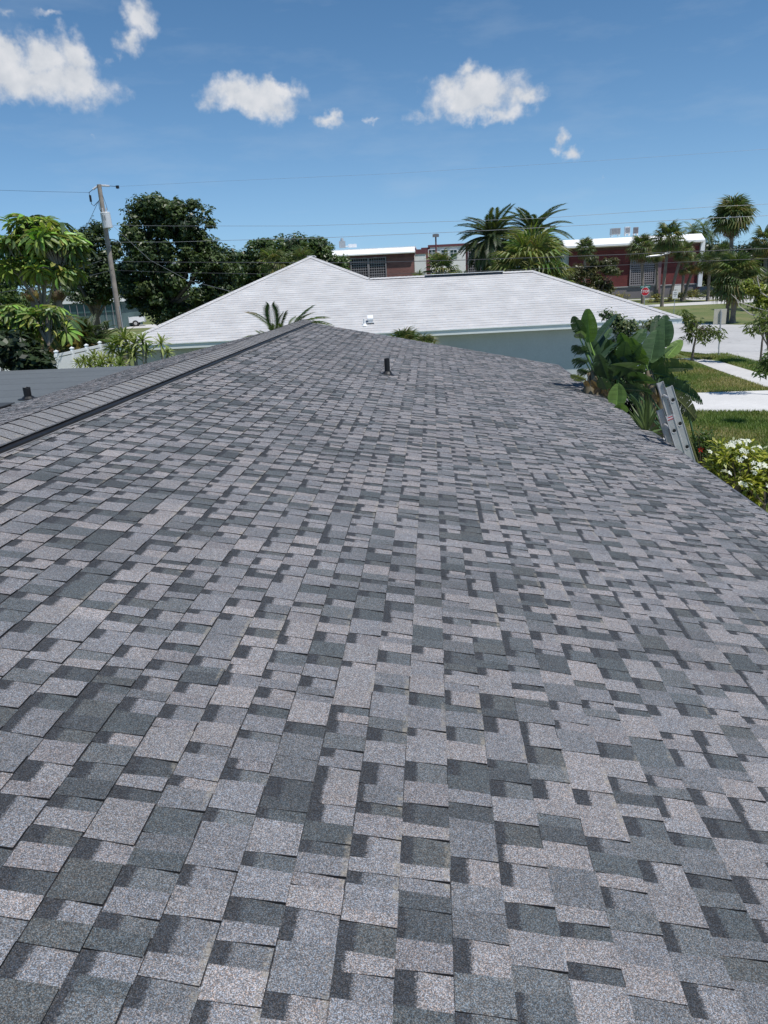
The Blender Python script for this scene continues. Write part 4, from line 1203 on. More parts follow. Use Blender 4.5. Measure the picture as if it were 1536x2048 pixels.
# distant tree line along the horizon (cannot be told apart)
V, C = [], []
for _ in range(520):
    x = NP.uniform(-330, 330); y = NP.uniform(215, 300) if abs(x) < 60 or NP.uniform() < .6 else NP.uniform(150, 260)
    h = NP.uniform(3.5, 6.0); r = NP.uniform(2, 4.2)
    v, c = clump_crown([(x+NP.uniform(-2, 2), y, z_, r) for z_ in (r*.6, h*.55, h-r*.5)], 38, 1.15, OAK[:3]); V.append(v); C.append(c)
cards('distant_woods', np.concatenate(V), np.concatenate(C), M_LEAF, None, 'stuff')

# ---- palms
def fan_mesh(name, col, dry=False, n=17, droop=.35):
    m = MB(); 
    c = col
    m.tube([(0, 0, 0), (.28, 0, .03), (.52, 0, .0)], [.012, .009, .008], 4, tuple(q*1.1 for q in c))
    for i in range(n):
        a = (i/(n-1)-.5)*rad(235); L = .62*(1-.30*abs(i/(n-1)-.5)**1.2*2)*R.uniform(.9, 1.06)
        d = Vector((math.cos(a), math.sin(a), 0)); s = Vector((-d.y, d.x, 0))
        o = Vector((.50, 0, 0)); w = .030 if not dry else .02
        k = tuple(q*R.uniform(.8, 1.2) for q in c)
        z1, z2 = -.06*droop, -.55*droop*R.uniform(.7, 1.4)
        p1 = o + d*L*.6 + Vector((0, 0, z1)); p2 = o + d*L*(.97 - .15*droop) + Vector((0, 0, z2))
        m.face([o - s*.006, p1 - s*w + Vector((0, 0, .012)), p1 + Vector((0, 0, -.012)), o], k)
        m.face([o, p1 + Vector((0, 0, -.012)), p1 + s*w + Vector((0, 0, .012)), o + s*.006], k)
        m.face([p1 - s*w + Vector((0, 0, .012)), p2, p1 + Vector((0, 0, -.012))], k)
        m.face([p1 + Vector((0, 0, -.012)), p2, p1 + s*w + Vector((0, 0, .012))], k)
    return m.build(name, M_FROND, mesh_only=True)
FAN_G = [fan_mesh('frond', c, droop=d) for c, d in (((0.102, 0.132, 0.041), .3), ((0.126, 0.150, 0.046), .5), ((0.084, 0.114, 0.041), .4), ((0.156, 0.174, 0.060), .45))]
FAN_L = [fan_mesh('frond', c, droop=d) for c, d in (((0.165, 0.204, 0.050), .35), ((0.198, 0.220, 0.061), .5), ((0.116, 0.160, 0.044), .3), ((0.231, 0.242, 0.094), .45))]
FAN_D = [fan_mesh('dry_frond', c, True, droop=.9) for c in ((.23, .17, .095), (.17, .125, .07))]
FAN_Y = [fan_mesh('yellow_frond', c, droop=.6) for c in ((.28, .20, .05), (.20, .155, .05))]
def palm_trunk(root, h, r, lean=(0, 0), flare=1.25):
    m = MB(); n = 14
    pts = [Vector((lean[0]*(t**1.4), lean[1]*t, h*t)) for t in np.linspace(0, 1, n)]
    rs = [r*(flare if i == 0 else 1.08 if i == 1 else 1 - .12*i/n)*(1 + .05*math.sin(i*2.1)) for i in range(n)]
    rs[-1] *= 1.25
    m.tube(pts, rs, 9)
    return m.build('trunk', M_PALMBARK, root, smooth=True)
def fan_palm(px, py, rpx, Y, label, base=None, n=34, pal=None, dry=5, yellow=0, group='fan palms', r=.19, name='fan_palm', low=-55, cat='palm', squash=1.0):
    """crown centre and radius as seen in the photograph; base is where the trunk stands"""
    pal = pal or FAN_G
    c = at(px, py, Y); rad_ = rpx*Y/F_PX/.93
    bx = at(base, 590, Y).x if base else c.x
    root = empty(name, (bx, Y, 0), label, cat, group)
    cz = c.z - rad_*.12
    palm_trunk(root, cz, r, (c.x-bx, 0))
    for i in range(n + dry + yellow):
        az = i*2.39996 + R.uniform(-.3, .3)
        if i < n: el = 85 - (85-low)*((i+.5)/n)**.85 + R.uniform(-9, 9); me = pal[R.randrange(len(pal))]; nm = 'frond'; k = 1.0
        elif i < n+dry: el = R.uniform(-85, -50); me = FAN_D[R.randrange(2)]; nm = 'dry_frond'; k = .85
        else: el = R.uniform(-60, -25); me = FAN_Y[R.randrange(2)]; nm = 'yellow_frond'; k = .95
        o = link_mesh(nm, me, root)
        o.location = (c.x-bx, 0, cz + R.uniform(-.06, .06)*rad_)
        s = rad_/1.06*R.uniform(.88, 1.08)*k
        o.scale = (s, s, s*squash)
        o.rotation_euler = Euler((R.uniform(-.35, .35), -rad(el), az), 'XYZ')
    return root
fan_palm(1466, 430, 42, 61.5, 'tallest cabbage palm, standing at the right against the open sky', base=1458, n=60, dry=14, r=.15, low=-40)
fan_palm(1472, 548, 52, 60.2, 'dense low cabbage palm filling the space under the tallest palm', base=1470, n=50, dry=10, r=.20)
fan_palm(1532, 480, 32, 76, 'cabbage palm with pale yellowing fronds at the right edge', base=1530, n=30, dry=6, yellow=7)
fan_palm(1535, 560, 30, 74, 'low cabbage palm at the right edge below the yellowing one', base=1538, n=26, dry=5)
fan_palm(1338, 472, 33, 88, 'cabbage palm with the long leaning pale trunk before the red building', base=1325, n=40, dry=10, r=.17)
fan_palm(1283, 492, 30, 97, 'cabbage palm whose trunk stands before the dark screen of the red building', base=1286, n=36, dry=8)
fan_palm(1313, 502, 22, 101, 'small cabbage palm just left of the one with the leaning trunk', base=1314, n=26, dry=4)
fan_palm(1366, 500, 25, 98, 'cabbage palm just right of the one with the leaning trunk', base=1341, n=28, dry=5)
fan_palm(1392, 522, 24, 100, 'cabbage palm with brown and yellow hanging fronds at the right end of the red building', base=1368, n=16, dry=8, yellow=14)
fan_palm(1368, 535, 15, 99, 'small browning palm crown low beside the leaning trunk', base=1364, n=8, dry=8, yellow=8)
fan_palm(1171, 494, 22, 100, 'round headed palm at the left end of the red building', n=34, dry=6, yellow=4)
fan_palm(1420, 520, 26, 96, 'shaded cabbage palm between the red building and the tallest palm', base=1416, n=26, dry=4)
fan_palm(1446, 500, 22, 94, 'narrow cabbage palm right behind the tallest palm, to its left', base=1443, n=24, dry=3)
fan_palm(1063, 520, 78, 47, 'big bright green fan palm behind the middle of the white roof ridge', n=54, pal=FAN_L, dry=10, r=.24, low=-62)
fan_palm(1110, 555, 40, 45.5, 'bright fan palm hanging over the right end of the white roof ridge', n=26, pal=FAN_L, dry=8, low=-70)
fan_palm(1005, 540, 34, 47.5, 'bright fan palm below the left date palm', n=24, pal=FAN_L, dry=3)
fan_palm(882, 535, 40, 58, 'mid green fan palm in front of the cream school block', n=34, pal=FAN_L[:1] + FAN_G, dry=5)
fan_palm(838, 558, 20, 57, 'small pale fan palm left of the one before the cream block', n=20, pal=FAN_L, dry=2)
fan_palm(925, 560, 26, 57, 'yellowish fan palm right of the one before the cream block', n=20, pal=FAN_L, dry=4, yellow=3)
fan_palm(548, 522, 33, 58, 'left of the two fan palms behind the slope of the white roof peak', n=30, pal=FAN_L[:1] + FAN_G, dry=3)
fan_palm(602, 520, 30, 58.5, 'right of the two fan palms behind the slope of the white roof peak', n=28, pal=FAN_L[:1] + FAN_G, dry=3)
fan_palm(112, 570, 30, 53, 'old fan palm with a brown skirt of dead fronds behind the tall umbrella tree', n=10, dry=46, r=.22)
fan_palm(60, 572, 28, 55, 'fan palm with rust brown dead fronds, left of the other skirted palm', n=6, dry=40, yellow=4, r=.2)

def feather_mesh(name, col, L=1.0, nl=34, ll=.22, arch=.5, w=.010, vee=.45, tipdry=False):
    m = MB(); pts = []
    for k in range(13):
        t = k/12; pts.append(Vector((L*math.sin(t*arch*1.9)/(arch*1.9), 0, -L*(1-math.cos(t*arch*1.9))/(arch*1.9))))
    m.tube(pts, [.011*(1-.85*k/12) for k in range(13)], 4, tuple(q*1.3 for q in col))
    for i in range(nl):
        t = .14 + .86*i/(nl-1); f = t*12; a = int(min(f, 11)); p = pts[a].lerp(pts[a+1], f-a)
        tg = (pts[a+1]-pts[a]).normalized(); up = Vector((-tg.z, 0, tg.x))
        ln = ll*(.45 + 1.1*math.sin(min(1, t*1.05)*math.pi*.86))*R.uniform(.9, 1.08)
        for s in (-1, 1):
            d = (tg*(.55+.5*t) + Vector((0, s, 0)) + up*vee).normalized()
            e_ = d.cross(up).normalized()
            k = tuple(q*R.uniform(.78, 1.22) for q in col)
            if tipdry and t > .8: k = (.20, .15, .07)
            q1 = p + d*ln*.55; q2 = p + d*ln + Vector((0, 0, -ln*.28))
            m.face([p - tg*w*.6, q1 - tg*w, q2, q1 + tg*w], k)
    return m.build(name, M_FROND, mesh_only=True)
FEA = [feather_mesh('frond', c, nl=52, ll=.15, arch=a, w=.013, vee=.35) for c, a in (((0.055, 0.081, 0.035), .45), ((0.068, 0.095, 0.040), .62), ((0.050, 0.075, 0.033), .78), ((0.094, 0.116, 0.051), .55))]
FEL = [feather_mesh('frond', c, nl=30, ll=.24, arch=a, w=.014, vee=.5) for c, a in (((0.109, 0.155, 0.039), .55), ((0.132, 0.172, 0.046), .75), ((0.092, 0.138, 0.034), .4))]
def feather_palm(name, px, py, rpx, Y, label, base=None, n=48, pal=FEA, r=.3, low=-65, group='date palms', top=85):
    c = at(px, py, Y); rad_ = rpx*Y/F_PX/.93; bx = at(base, 590, Y).x if base else c.x
    root = empty(name, (bx, Y, 0), label, 'palm', group)
    palm_trunk(root, c.z, r, (c.x-bx, 0))
    for i in range(n):
        el = top - (top-low)*((i+.5)/n)**.8 + R.uniform(-8, 8); az = i*2.39996 + R.uniform(-.25, .25)
        o = link_mesh('frond', pal[R.randrange(len(pal))], root); o.location = (c.x-bx, 0, c.z + R.uniform(-.1, .1))
        s = rad_*1.12*R.uniform(.88, 1.1); o.scale = (s, s, s)
        o.rotation_euler = Euler((R.uniform(-.4, .4), -rad(el), az), 'XYZ')
    return root
feather_palm('date_palm', 985, 478, 56, 85, 'left of the two dark date palms rising behind the white roof ridge', n=84)
feather_palm('date_palm', 1066, 472, 60, 88, 'right of the two dark date palms rising behind the white roof ridge', n=80)
feather_palm('queen_palm', 1385, 462, 24, 126, 'feathery palm showing just above the right end of the red building roof', n=26, pal=FEL, r=.15, group='feathery palms behind the red building')
feather_palm('queen_palm', 1408, 462, 26, 128, 'feathery palm leaning right, beside the one above the red building roof', n=26, pal=FEL, r=.15, group='feathery palms behind the red building')
feather_palm('queen_palm', 1418, 520, 24, 118, 'low feathery palm in the dark gap right of the red building', n=22, pal=FEL, r=.15, group='feathery palms behind the red building')
# low palm clump on the left (areca), green over golden
ar = empty('areca_clump', (at(155, 690, 40).x, 40, 0), 'bushy dark green areca palm clump with golden lower fronds above the vinyl fence', 'palm')
for (px, py, rpx, n, pal) in ((160, 655, 52, 40, FEL[2:] + FEA), (130, 668, 40, 26, FEL), (185, 660, 40, 26, FEA), (150, 690, 45, 26, FEL), (200, 650, 22, 14, FEA)):
    c = at(px, py, 40); s0 = rpx*40/F_PX/.93
    for i in range(n):
        o = link_mesh('frond', pal[R.randrange(len(pal))], ar); o.location = (c.x-ar.location.x + R.uniform(-.4, .4), R.uniform(-.6, .6), c.z - s0*.55)
        s = s0*R.uniform(.9, 1.35); o.scale = (s, s, s); o.rotation_euler = Euler((R.uniform(-.5, .5), -rad(R.uniform(15, 88)), R.uniform(0, 6.28)), 'XYZ')
gold = [feather_mesh('golden_frond', (.30, .22, .045), nl=24, ll=.24, arch=.8, w=.014)]
for (px, py, s) in ((145, 640, 1.0), (105, 650, .9), (165, 705, .8), (150, 660, .9), (100, 665, .8), (162, 692, .7)):
    c = at(px, py, 38.8)
    for i in range(5):
        o = link_mesh('golden_frond', gold[0], ar); o.location = (c.x-ar.location.x, -1.2, c.z); o.scale = (s, s, s)
        o.rotation_euler = Euler((R.uniform(-.4, .4), -rad(R.uniform(-40, 50)), R.uniform(0, 6.28)), 'XYZ')
# pile of dead fronds behind the fence
V, C = [], []
for _ in range(2600):
    p = at(R.uniform(80, 205), 690, R.uniform(42, 46)); x = p.x; y = p.y
    h = 2.3*math.exp(-((x - at(110, 690, 44).x)/2.6)**2)
    P_ = np.array([[x, y, R.uniform(0, h)]]); V.append(leaf_cards(P_, np.array([[0, -.4, 1.0]]), .75, .10, .8)); k = R.uniform(.6, 1.25)
    C.append(np.array([[.26*k, .16*k, .085*k]]))
dp = cards('brush_pile', np.concatenate(V), np.concatenate(C), M_FROND); dp['kind'] = 'stuff'

# ---- umbrella trees (schefflera)
def whorl(name, col, n=11, L=.42, w=.085, droop=.9):
    m = MB()
    for i in range(n):
        a = 2*math.pi*i/n + R.uniform(-.12, .12); d = Vector((math.cos(a), math.sin(a), 0)); s = Vector((-d.y, d.x, 0))
        k = tuple(q*R.uniform(.75, 1.25) for q in col); l = L*R.uniform(.85, 1.1); dr = droop*R.uniform(.75, 1.2)
        rows = []
        for j, (t, ww) in enumerate(((0, .02), (.22, .10), (.45, .80), (.72, 1.0), (.9, .6), (1.0, .04))):
            c = d*l*(t - .22*dr*t*t) + Vector((0, 0, -dr*l*t*t*.75 + .05*l*t))
            nn = Vector((0, 0, 1))
            rows.append([c - s*w*ww*.5 + nn*.012*ww, c - nn*.006, c + s*w*ww*.5 + nn*.012*ww])
        m.grid(rows, k)
    return m.build(name, M_GLOSS, mesh_only=True)
UMB = [whorl('leaf', c, droop=d) for c, d in (((0.226, 0.300, 0.060), .6), ((0.157, 0.233, 0.058), .75), ((0.330, 0.390, 0.090), .5), ((0.113, 0.180, 0.052), .85))]
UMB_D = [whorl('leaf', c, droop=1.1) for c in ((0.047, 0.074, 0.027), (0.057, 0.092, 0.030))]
def umbrella_tree(px0, Y, lobes, n, label, trunk_base_px, scale=1.0, pal=None, dark=.15):
    b0 = at(trunk_base_px, 700, Y)
    root = empty('umbrella_tree', (b0.x, Y, 0), label, 'tree', 'umbrella trees by the flat roof')
    ends = []
    tot = sum(l[2]*l[3] for l in lobes)
    for (px, py, hw, hh) in lobes:
        c = at(px, py, Y); k = Y/F_PX/.93
        for _ in range(max(2, int(n*hw*hh/tot))):
            d = unit(1)[0]; d[2] = abs(d[2])*1.1 - .35; q = R.uniform(.45, 1)**.4
            p = Vector((c.x-b0.x + d[0]*hw*k*q, d[1]*hw*k*.8*q, c.z + d[2]*hh*k*q)); ends.append((p, Vector(d)))
    for p, d in ends:
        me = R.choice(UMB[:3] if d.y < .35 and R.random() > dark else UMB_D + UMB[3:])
        o = link_mesh('leaf', me, root); o.location = p; s = scale*R.uniform(.85, 1.25)*1.3
        o.scale = (s, s, s)
        o.rotation_euler = Euler((-d.y*.75 + R.uniform(-.25, .25), d.x*.75 + R.uniform(-.25, .25), R.uniform(0, 6.28)), 'XYZ')
    m = MB(); top = Vector((sum(e[0].x for e in ends)/len(ends), 0, sum(e[0].z for e in ends)/len(ends) - .8))
    forks = [top + Vector((R.uniform(-1, 1), R.uniform(-.6, .6), R.uniform(-.6, .4))) for _ in range(5)]
    m.tube([(0, 0, 0), top*.35 + Vector((.12, 0, 0)), top*.7, top], [.10, .08, .065, .05], 8)
    for f in forks: m.tube([top*.75, (top*.75).lerp(f, .5) + Vector((0, 0, .1)), f], [.05, .04, .03], 6)
    for p, d in ends:
        f = min(forks, key=lambda q: (q-p).length); m.tube([f, f.lerp(p, .55) + Vector((0, 0, .12)), p], [.035, .022, .012], 4)
    m.build('trunk', plain('umbrella_bark', (.26, .22, .17), .9, .25, 4, bmp=.4) if 'umbrella_bark' not in bpy.data.materials else bpy.data.materials['umbrella_bark'], root)
    return root
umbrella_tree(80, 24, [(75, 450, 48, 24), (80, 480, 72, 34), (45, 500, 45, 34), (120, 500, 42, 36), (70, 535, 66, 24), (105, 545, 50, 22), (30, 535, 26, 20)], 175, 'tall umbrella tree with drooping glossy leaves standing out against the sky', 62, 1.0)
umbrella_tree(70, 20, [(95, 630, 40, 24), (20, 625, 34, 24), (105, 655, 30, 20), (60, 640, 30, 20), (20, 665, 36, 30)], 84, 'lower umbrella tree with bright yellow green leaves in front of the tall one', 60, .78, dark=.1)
# dark undergrowth below them
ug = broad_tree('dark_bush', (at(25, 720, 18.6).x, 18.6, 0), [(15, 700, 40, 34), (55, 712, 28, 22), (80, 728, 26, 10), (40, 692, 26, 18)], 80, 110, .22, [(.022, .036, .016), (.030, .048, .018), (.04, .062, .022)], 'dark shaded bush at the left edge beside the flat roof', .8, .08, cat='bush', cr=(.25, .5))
for (a, b_, c) in ((66, 735, .07), (12, 735, .06)):
    pass
# big heart leaves at the edge of the flat roof
def paddle(root, base, tip, width, col, bend=.12, splits=0, name='leaf', side=None, petiole=None, midc=None, mat=None, fold=.25, seed=None):
    """broad banana type leaf from base to tip: folded along a pale midrib, torn into strips along the edge"""
    rr = random.Random(seed if seed is not None else R.random())
    b0, t0 = Vector(base), Vector(tip); ax_ = t0-b0; L = ax_.length; d = ax_.normalized()
    up = Vector(side) if side is not None else Vector((0, 0, 1)).cross(d)
    s = (up - d*up.dot(d)).normalized(); n = s.cross(d).normalized()
    N_ = 20; m = MB()
    rows = []
    for k in range(N_+1):
        t = k/N_; w = width*.5*(math.sin(math.pi*min(1, t*.94+.03))**.55)*(1-.28*t)
        c = b0 + d*L*t + Vector((0, 0, -1))*bend*L*(t**2)*1.0 + n*.0
        rows.append((c, w, t))
    for sg in (-1, 1):
        k = 0
        while k < N_:
            step = 1; tear = rr.random() < splits
            (c0, w0, t0_), (c1, w1, t1_) = rows[k], rows[k+1]
            sag0 = rr.uniform(.0, .35) if splits else .0
            kk = rr.uniform(.86, 1.14); cc = tuple(q*kk for q in col)
            lift = n*fold
            e0 = c0 + s*sg*w0 + lift*w0; e1 = c1 + s*sg*w1 + lift*w1
            m0 = c0 + s*sg*w0*.5 + lift*w0*.62; m1 = c1 + s*sg*w1*.5 + lift*w1*.62
            if tear:
                sh = (c1-c0)*rr.uniform(.10, .34); dz = Vector((0, 0, -1))*w0*rr.uniform(.05, .45)
                e0 = e0 + sh + dz; e1 = e1 - sh*.4 + dz*.9; m0 = m0 + sh*.4; 
            rip = n*(.004*width*rr.uniform(-1, 1))
            pts = [c0, m0 + rip, m1 - rip, c1] if sg > 0 else [c1, m1 - rip, m0 + rip, c0]
            m.face(pts, cc, 0)
            pts = [m0 + rip, e0, e1, m1 - rip] if sg > 0 else [m1 - rip, e1, e0, m0 + rip]
            m.face(pts, tuple(q*1.03 for q in cc), 0)
            k += 1
    leaf = m.build(name, mat or M_GLOSS, root)
    r_ = MB(); mc = midc or tuple(min(1, q*1.9) for q in col)
    pts = [r[0] - n*.008*L for r in rows[::2]]
    if petiole is not None: pts = [Vector(petiole), Vector(petiole).lerp(b0, .6) + Vector((0, 0, .05))] + pts
    r_.tube(pts, [.030*L**.5 if petiole is not None else .014*L]*(2 if petiole is not None else 0) + [(.020 - .017*i/len(rows[::2]))*L**.7 for i in range(len(rows[::2]))], 5, mc)
    mo = r_.build('midrib', mat or M_GLOSS, leaf)
    return leaf

# ------------------------------------------------------------------ banana-like plant (giant bird of paradise) right of our roof
ZS = 3.84
def z6(x, y): return 1136 + x/ZS, 580 + y/ZS          # measured on an enlargement of the photograph
bp0 = Vector((3.75, 13.4, 0))
bop = empty('bird_of_paradise', bp0, 'huge banana-like plant with torn dark green paddle leaves beside the roof edge', 'plant')
def B(x, y, Y): return at(*z6(x, y), Y) - bp0
DG, MG, LG, BG = (0.044, 0.081, 0.039), (0.068, 0.120, 0.047), (0.114, 0.192, 0.057), (0.163, 0.254, 0.062)
root1, root2, root3 = Vector((-.35, .2, 1.6)), Vector((.5, .1, 1.5)), Vector((.9, -.6, 1.0))
L6 = [ # base, tip (enlargement), distances, width, colour, bend, splits, root, facing
    ((165, 400), (150, 138), 13.5, 13.3, .50, BG, .02, .02, root1, (1, -.2, 0)),
    ((115, 350), (45, 178), 13.4, 13.2, .42, DG, .10, .10, root1, (1, -.5, 0)),
    ((90, 370), (100, 300), 13.5, 13.1, .36, LG, .06, .0, root1, (1, -.4, 0)),
    ((185, 450), (372, 182), 13.6, 13.9, .58, DG, .02, .15, root1, (.6, -.6, .5)),
    ((200, 610), (432, 345), 13.0, 13.4, .60, DG, .04, .12, root1, (.6, -.6, .5)),
    ((365, 480), (545, 300), 13.8, 14.3, .50, LG, .08, .15, root1, (.6, -.4, .6)),
    ((620, 610), (685, 300), 13.3, 13.5, .68, MG, .03, .05, root2, (1, -.35, 0)),
    ((735, 440), (745, 188), 13.8, 13.9, .54, MG, .02, .06, root2, (1, -.2, 0)),
    ((690, 400), (690, 190), 13.9, 14.1, .45, DG, .02, .08, root2, (1, -.4, 0)),
    ((760, 520), (875, 378), 13.7, 13.8, .40, BG, .04, .0, root2, (.8, -.4, -.3)),
    ((660, 560), (800, 420), 13.2, 13.6, .55, MG, .06, .1, root2, (.7, -.4, .4)),
    ((640, 610), (965, 560), 13.1, 12.8, .72, DG, .13, .2, root2, (0, -.75, .65)),
    ((560, 640), (330, 520), 13.1, 12.8, .80, MG, .16, .22, root2, (0, -.7, .7)),
    ((480, 560), (610, 490), 13.2, 12.9, .58, MG, .14, .2, root2, (0, -.7, .7)),
    ((450, 700), (672, 665), 12.9, 12.5, .60, MG, .14, .22, root3, (0, -.75, .6)),
    ((420, 760), (650, 735), 12.9, 12.4, .55, DG, .18, .3, root3, (0, -.75, .6)),
    ((700, 720), (1040, 770), 12.6, 11.8, .52, DG, .20, .55, root3, (.15, -.7, .7)),
    ((790, 800), (985, 930), 12.2, 11.5, .46, (.075, .085, .030), .17, .45, root3, (.5, -.7, .6)),
    ((372, 900), (385, 715), 12.2, 12.2, .50, BG, .02, .02, Vector((-.2, -1.2, 1.2)), (1, -.2, 0)),
    ((400, 945), (405, 865), 11.8, 11.6, .42, LG, .03, .0, Vector((-.2, -1.4, 1.4)), (1, -.2, 0)),
    ((130, 480), (35, 400), 13.5, 13.2, .42, DG, .12, .35, root1, (.4, -.6, .6)),
    ((140, 560), (40, 500), 13.4, 13.1, .42, DG, .14, .5, root1, (.4, -.6, .6)),
    ((150, 640), (80, 590), 13.2, 13.0, .36, DG, .12, .4, root1, (.4, -.6, .6)),
    ((130, 690), (22, 640), 13.0, 12.8, .30, (.17, .20, .075), .05, .3, root1, (.5, -.6, .5)),
    ((260, 640), (330, 540), 13.2, 13.3, .45, DG, .06, .15, root1, (.7, -.5, .4)),
    ((300, 690), (400, 610), 13.2, 13.0, .5, DG, .10, .2, root2, (.3, -.6, .6)),
    ((720, 640), (690, 690), 12.9, 12.6, .5, DG, .2, .2, root2, (.6, -.7, .5)),
    ((250, 430), (330, 290), 13.9, 14.2, .40, MG, .03, .1, root1, (.8, -.5, .3)),
    ((520, 430), (590, 290), 14.0, 14.2, .45, MG, .04, .1, root2, (.9, -.5, .2)),
    ((860, 700), (900, 780), 13.0, 12.6, .45, DG, .1, .4, root3, (.7, -.6, .4)),
    ((600, 560), (500, 400), 13.6, 13.9, .5, MG, .06, .12, root2, (.8, -.5, .3)),
    ((660, 640), (820, 660), 12.9, 12.5, .55, DG, .12, .25, root2, (.1, -.7, .7)),
    ((560, 720), (480, 640), 12.9, 12.7, .5, DG, .12, .25, root3, (.2, -.7, .6)),
    ((480, 800), (560, 860), 12.5, 12.2, .45, DG, .16, .4, root3, (.2, -.7, .6)),
    ((300, 760), (250, 660), 12.8, 12.7, .4, DG, .06, .2, root1, (.8, -.5, .3)),
    ((220, 520), (260, 340), 13.7, 14.0, .45, DG, .03, .1, root1, (.9, -.4, .2)),
]
for i, (b_, t_, Y0, Y1, w, c, bend, spl, rt, sd_) in enumerate(L6):
    paddle(bop, B(*b_, Y0), B(*t_, Y1), w*.68, c, bend, spl, side=sd_, petiole=rt, seed=i)
rb2 = random.Random(8)
for i in range(18):                                  # the crowd of younger upright blades in the middle of the clump
    x, y = rb2.uniform(190, 720), rb2.uniform(520, 700); dx = rb2.uniform(-110, 150); dy = rb2.uniform(150, 270)
    Yb = rb2.uniform(12.9, 13.9)
    paddle(bop, B(x, y, Yb), B(x+dx, y-dy*.9, Yb+rb2.uniform(-.3, .4)), rb2.uniform(.24, .36), (DG, MG, MG, LG)[i % 4], rb2.uniform(.02, .10), rb2.uniform(.05, .3), side=(rb2.uniform(.5, 1), -.5, rb2.uniform(-.3, .5)), petiole=(root1, root2, root3)[0 if x < 330 else 1 if x < 620 else 2], seed=200+i)
for k, (b_, t_, w) in enumerate((((230, 760), (180, 690), .14), ((200, 790), (290, 690), .12), ((260, 800), (330, 720), .12), ((150, 740), (135, 690), .12), ((320, 820), (260, 740), .1), ((690, 860), (650, 780), .12))):
    paddle(bop, B(*b_, 12.9), B(*t_, 12.8), w, (.20, .135, .08), .02, .4, 'dry_sheath', (1, -.3, 0), seed=90+k)
m = MB()
for (x, y, tx, ty, r) in ((160, 760, 165, 640, .085), (215, 790, 190, 620, .075), (640, 800, 620, 620, .08), (720, 800, 735, 560, .06), (260, 800, 300, 650, .06), (560, 800, 560, 600, .06)):
    a = B(x, y, 13.0); m.tube([(a.x, a.y, 0), (a.x, a.y, a.z*.6), tuple(a), tuple(B(tx, ty, 13.1))], [r*1.6, r*1.4, r*1.2, r*.6], 8, (.17, .14, .085))
m.build('stem', M_ATTR, bop, smooth=True)
# leafy climber glimpsed between its leaves
broad_tree('flowering_vine', (at(1245, 740, 15).x, 15, 0), [(1232, 640, 14, 14), (1245, 655, 20, 18), (1215, 628, 10, 10), (1300, 648, 12, 10), (1262, 650, 10, 10), (1240, 690, 24, 22)], 60, 46, .075, [(.10, .14, .05), (.07, .11, .04), (.14, .17, .07)], 'airy light green climber with tiny leaves between the big paddle leaves', 1.6, .03, cat='shrub', cr=(.10, .20))
# dark shrubbery low behind the paddle leaves
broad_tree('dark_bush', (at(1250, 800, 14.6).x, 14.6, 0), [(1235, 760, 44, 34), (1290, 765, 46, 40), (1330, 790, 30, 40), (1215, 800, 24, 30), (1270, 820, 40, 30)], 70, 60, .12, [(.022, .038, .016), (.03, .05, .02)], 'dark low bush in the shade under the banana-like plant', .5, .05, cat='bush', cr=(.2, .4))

# strap-leaved young palm by the ladder
yp = empty('young_palm', at(1293, 872, 9.95).xy.to_3d(), 'young fan palm with stiff pointed green blades just left of the ladder', 'palm')
cz = at(1293, 868, 9.95) - yp.location
def blade(root, base, tip, w, col, bend=.05):
    m = MB(); b0, t0 = Vector(base), Vector(tip); d = (t0-b0); L = d.length; d.normalize(); s = d.cross(Vector((0, -1, .25))).normalized(); n = s.cross(d)
    rows = []
    for k in range(7):
        t = k/6; c = b0 + d*L*t + Vector((0, 0, -1))*bend*L*t*t; ww = w*(.35+1.6*t if t < .4 else 1.0 - .95*((t-.4)/.6)**1.6)
        rows.append([c - s*ww*.5 - n*.18*ww, c, c + s*ww*.5 - n*.18*ww])
    m.grid(rows, col); return m.build('leaf', M_GLOSS, root)
for (x, y) in ((455, 890), (480, 860), (520, 855), (545, 820), (575, 800), (600, 785), (622, 790), (650, 860), (690, 880), (700, 910), (735, 1010), (730, 1060), (640, 840), (500, 930), (470, 940), (735, 1095), (560, 850), (610, 830), (660, 900), (530, 900)):
    q = at(*z6(x, y), 9.95 + R.uniform(-.35, .35)) - yp.location
    k = R.uniform(.8, 1.2)
    blade(yp, cz + Vector((R.uniform(-.02, .02), R.uniform(-.02, .02), 0)), q, .040, (.105*k, .150*k, .045*k), R.uniform(0, .08))
m = MB(); m.tube([(0, 0, 0), (cz.x*.5, cz.y, cz.z*.5), tuple(cz)], [.10, .08, .05], 8); m.build('trunk', M_PALMBARK, yp)

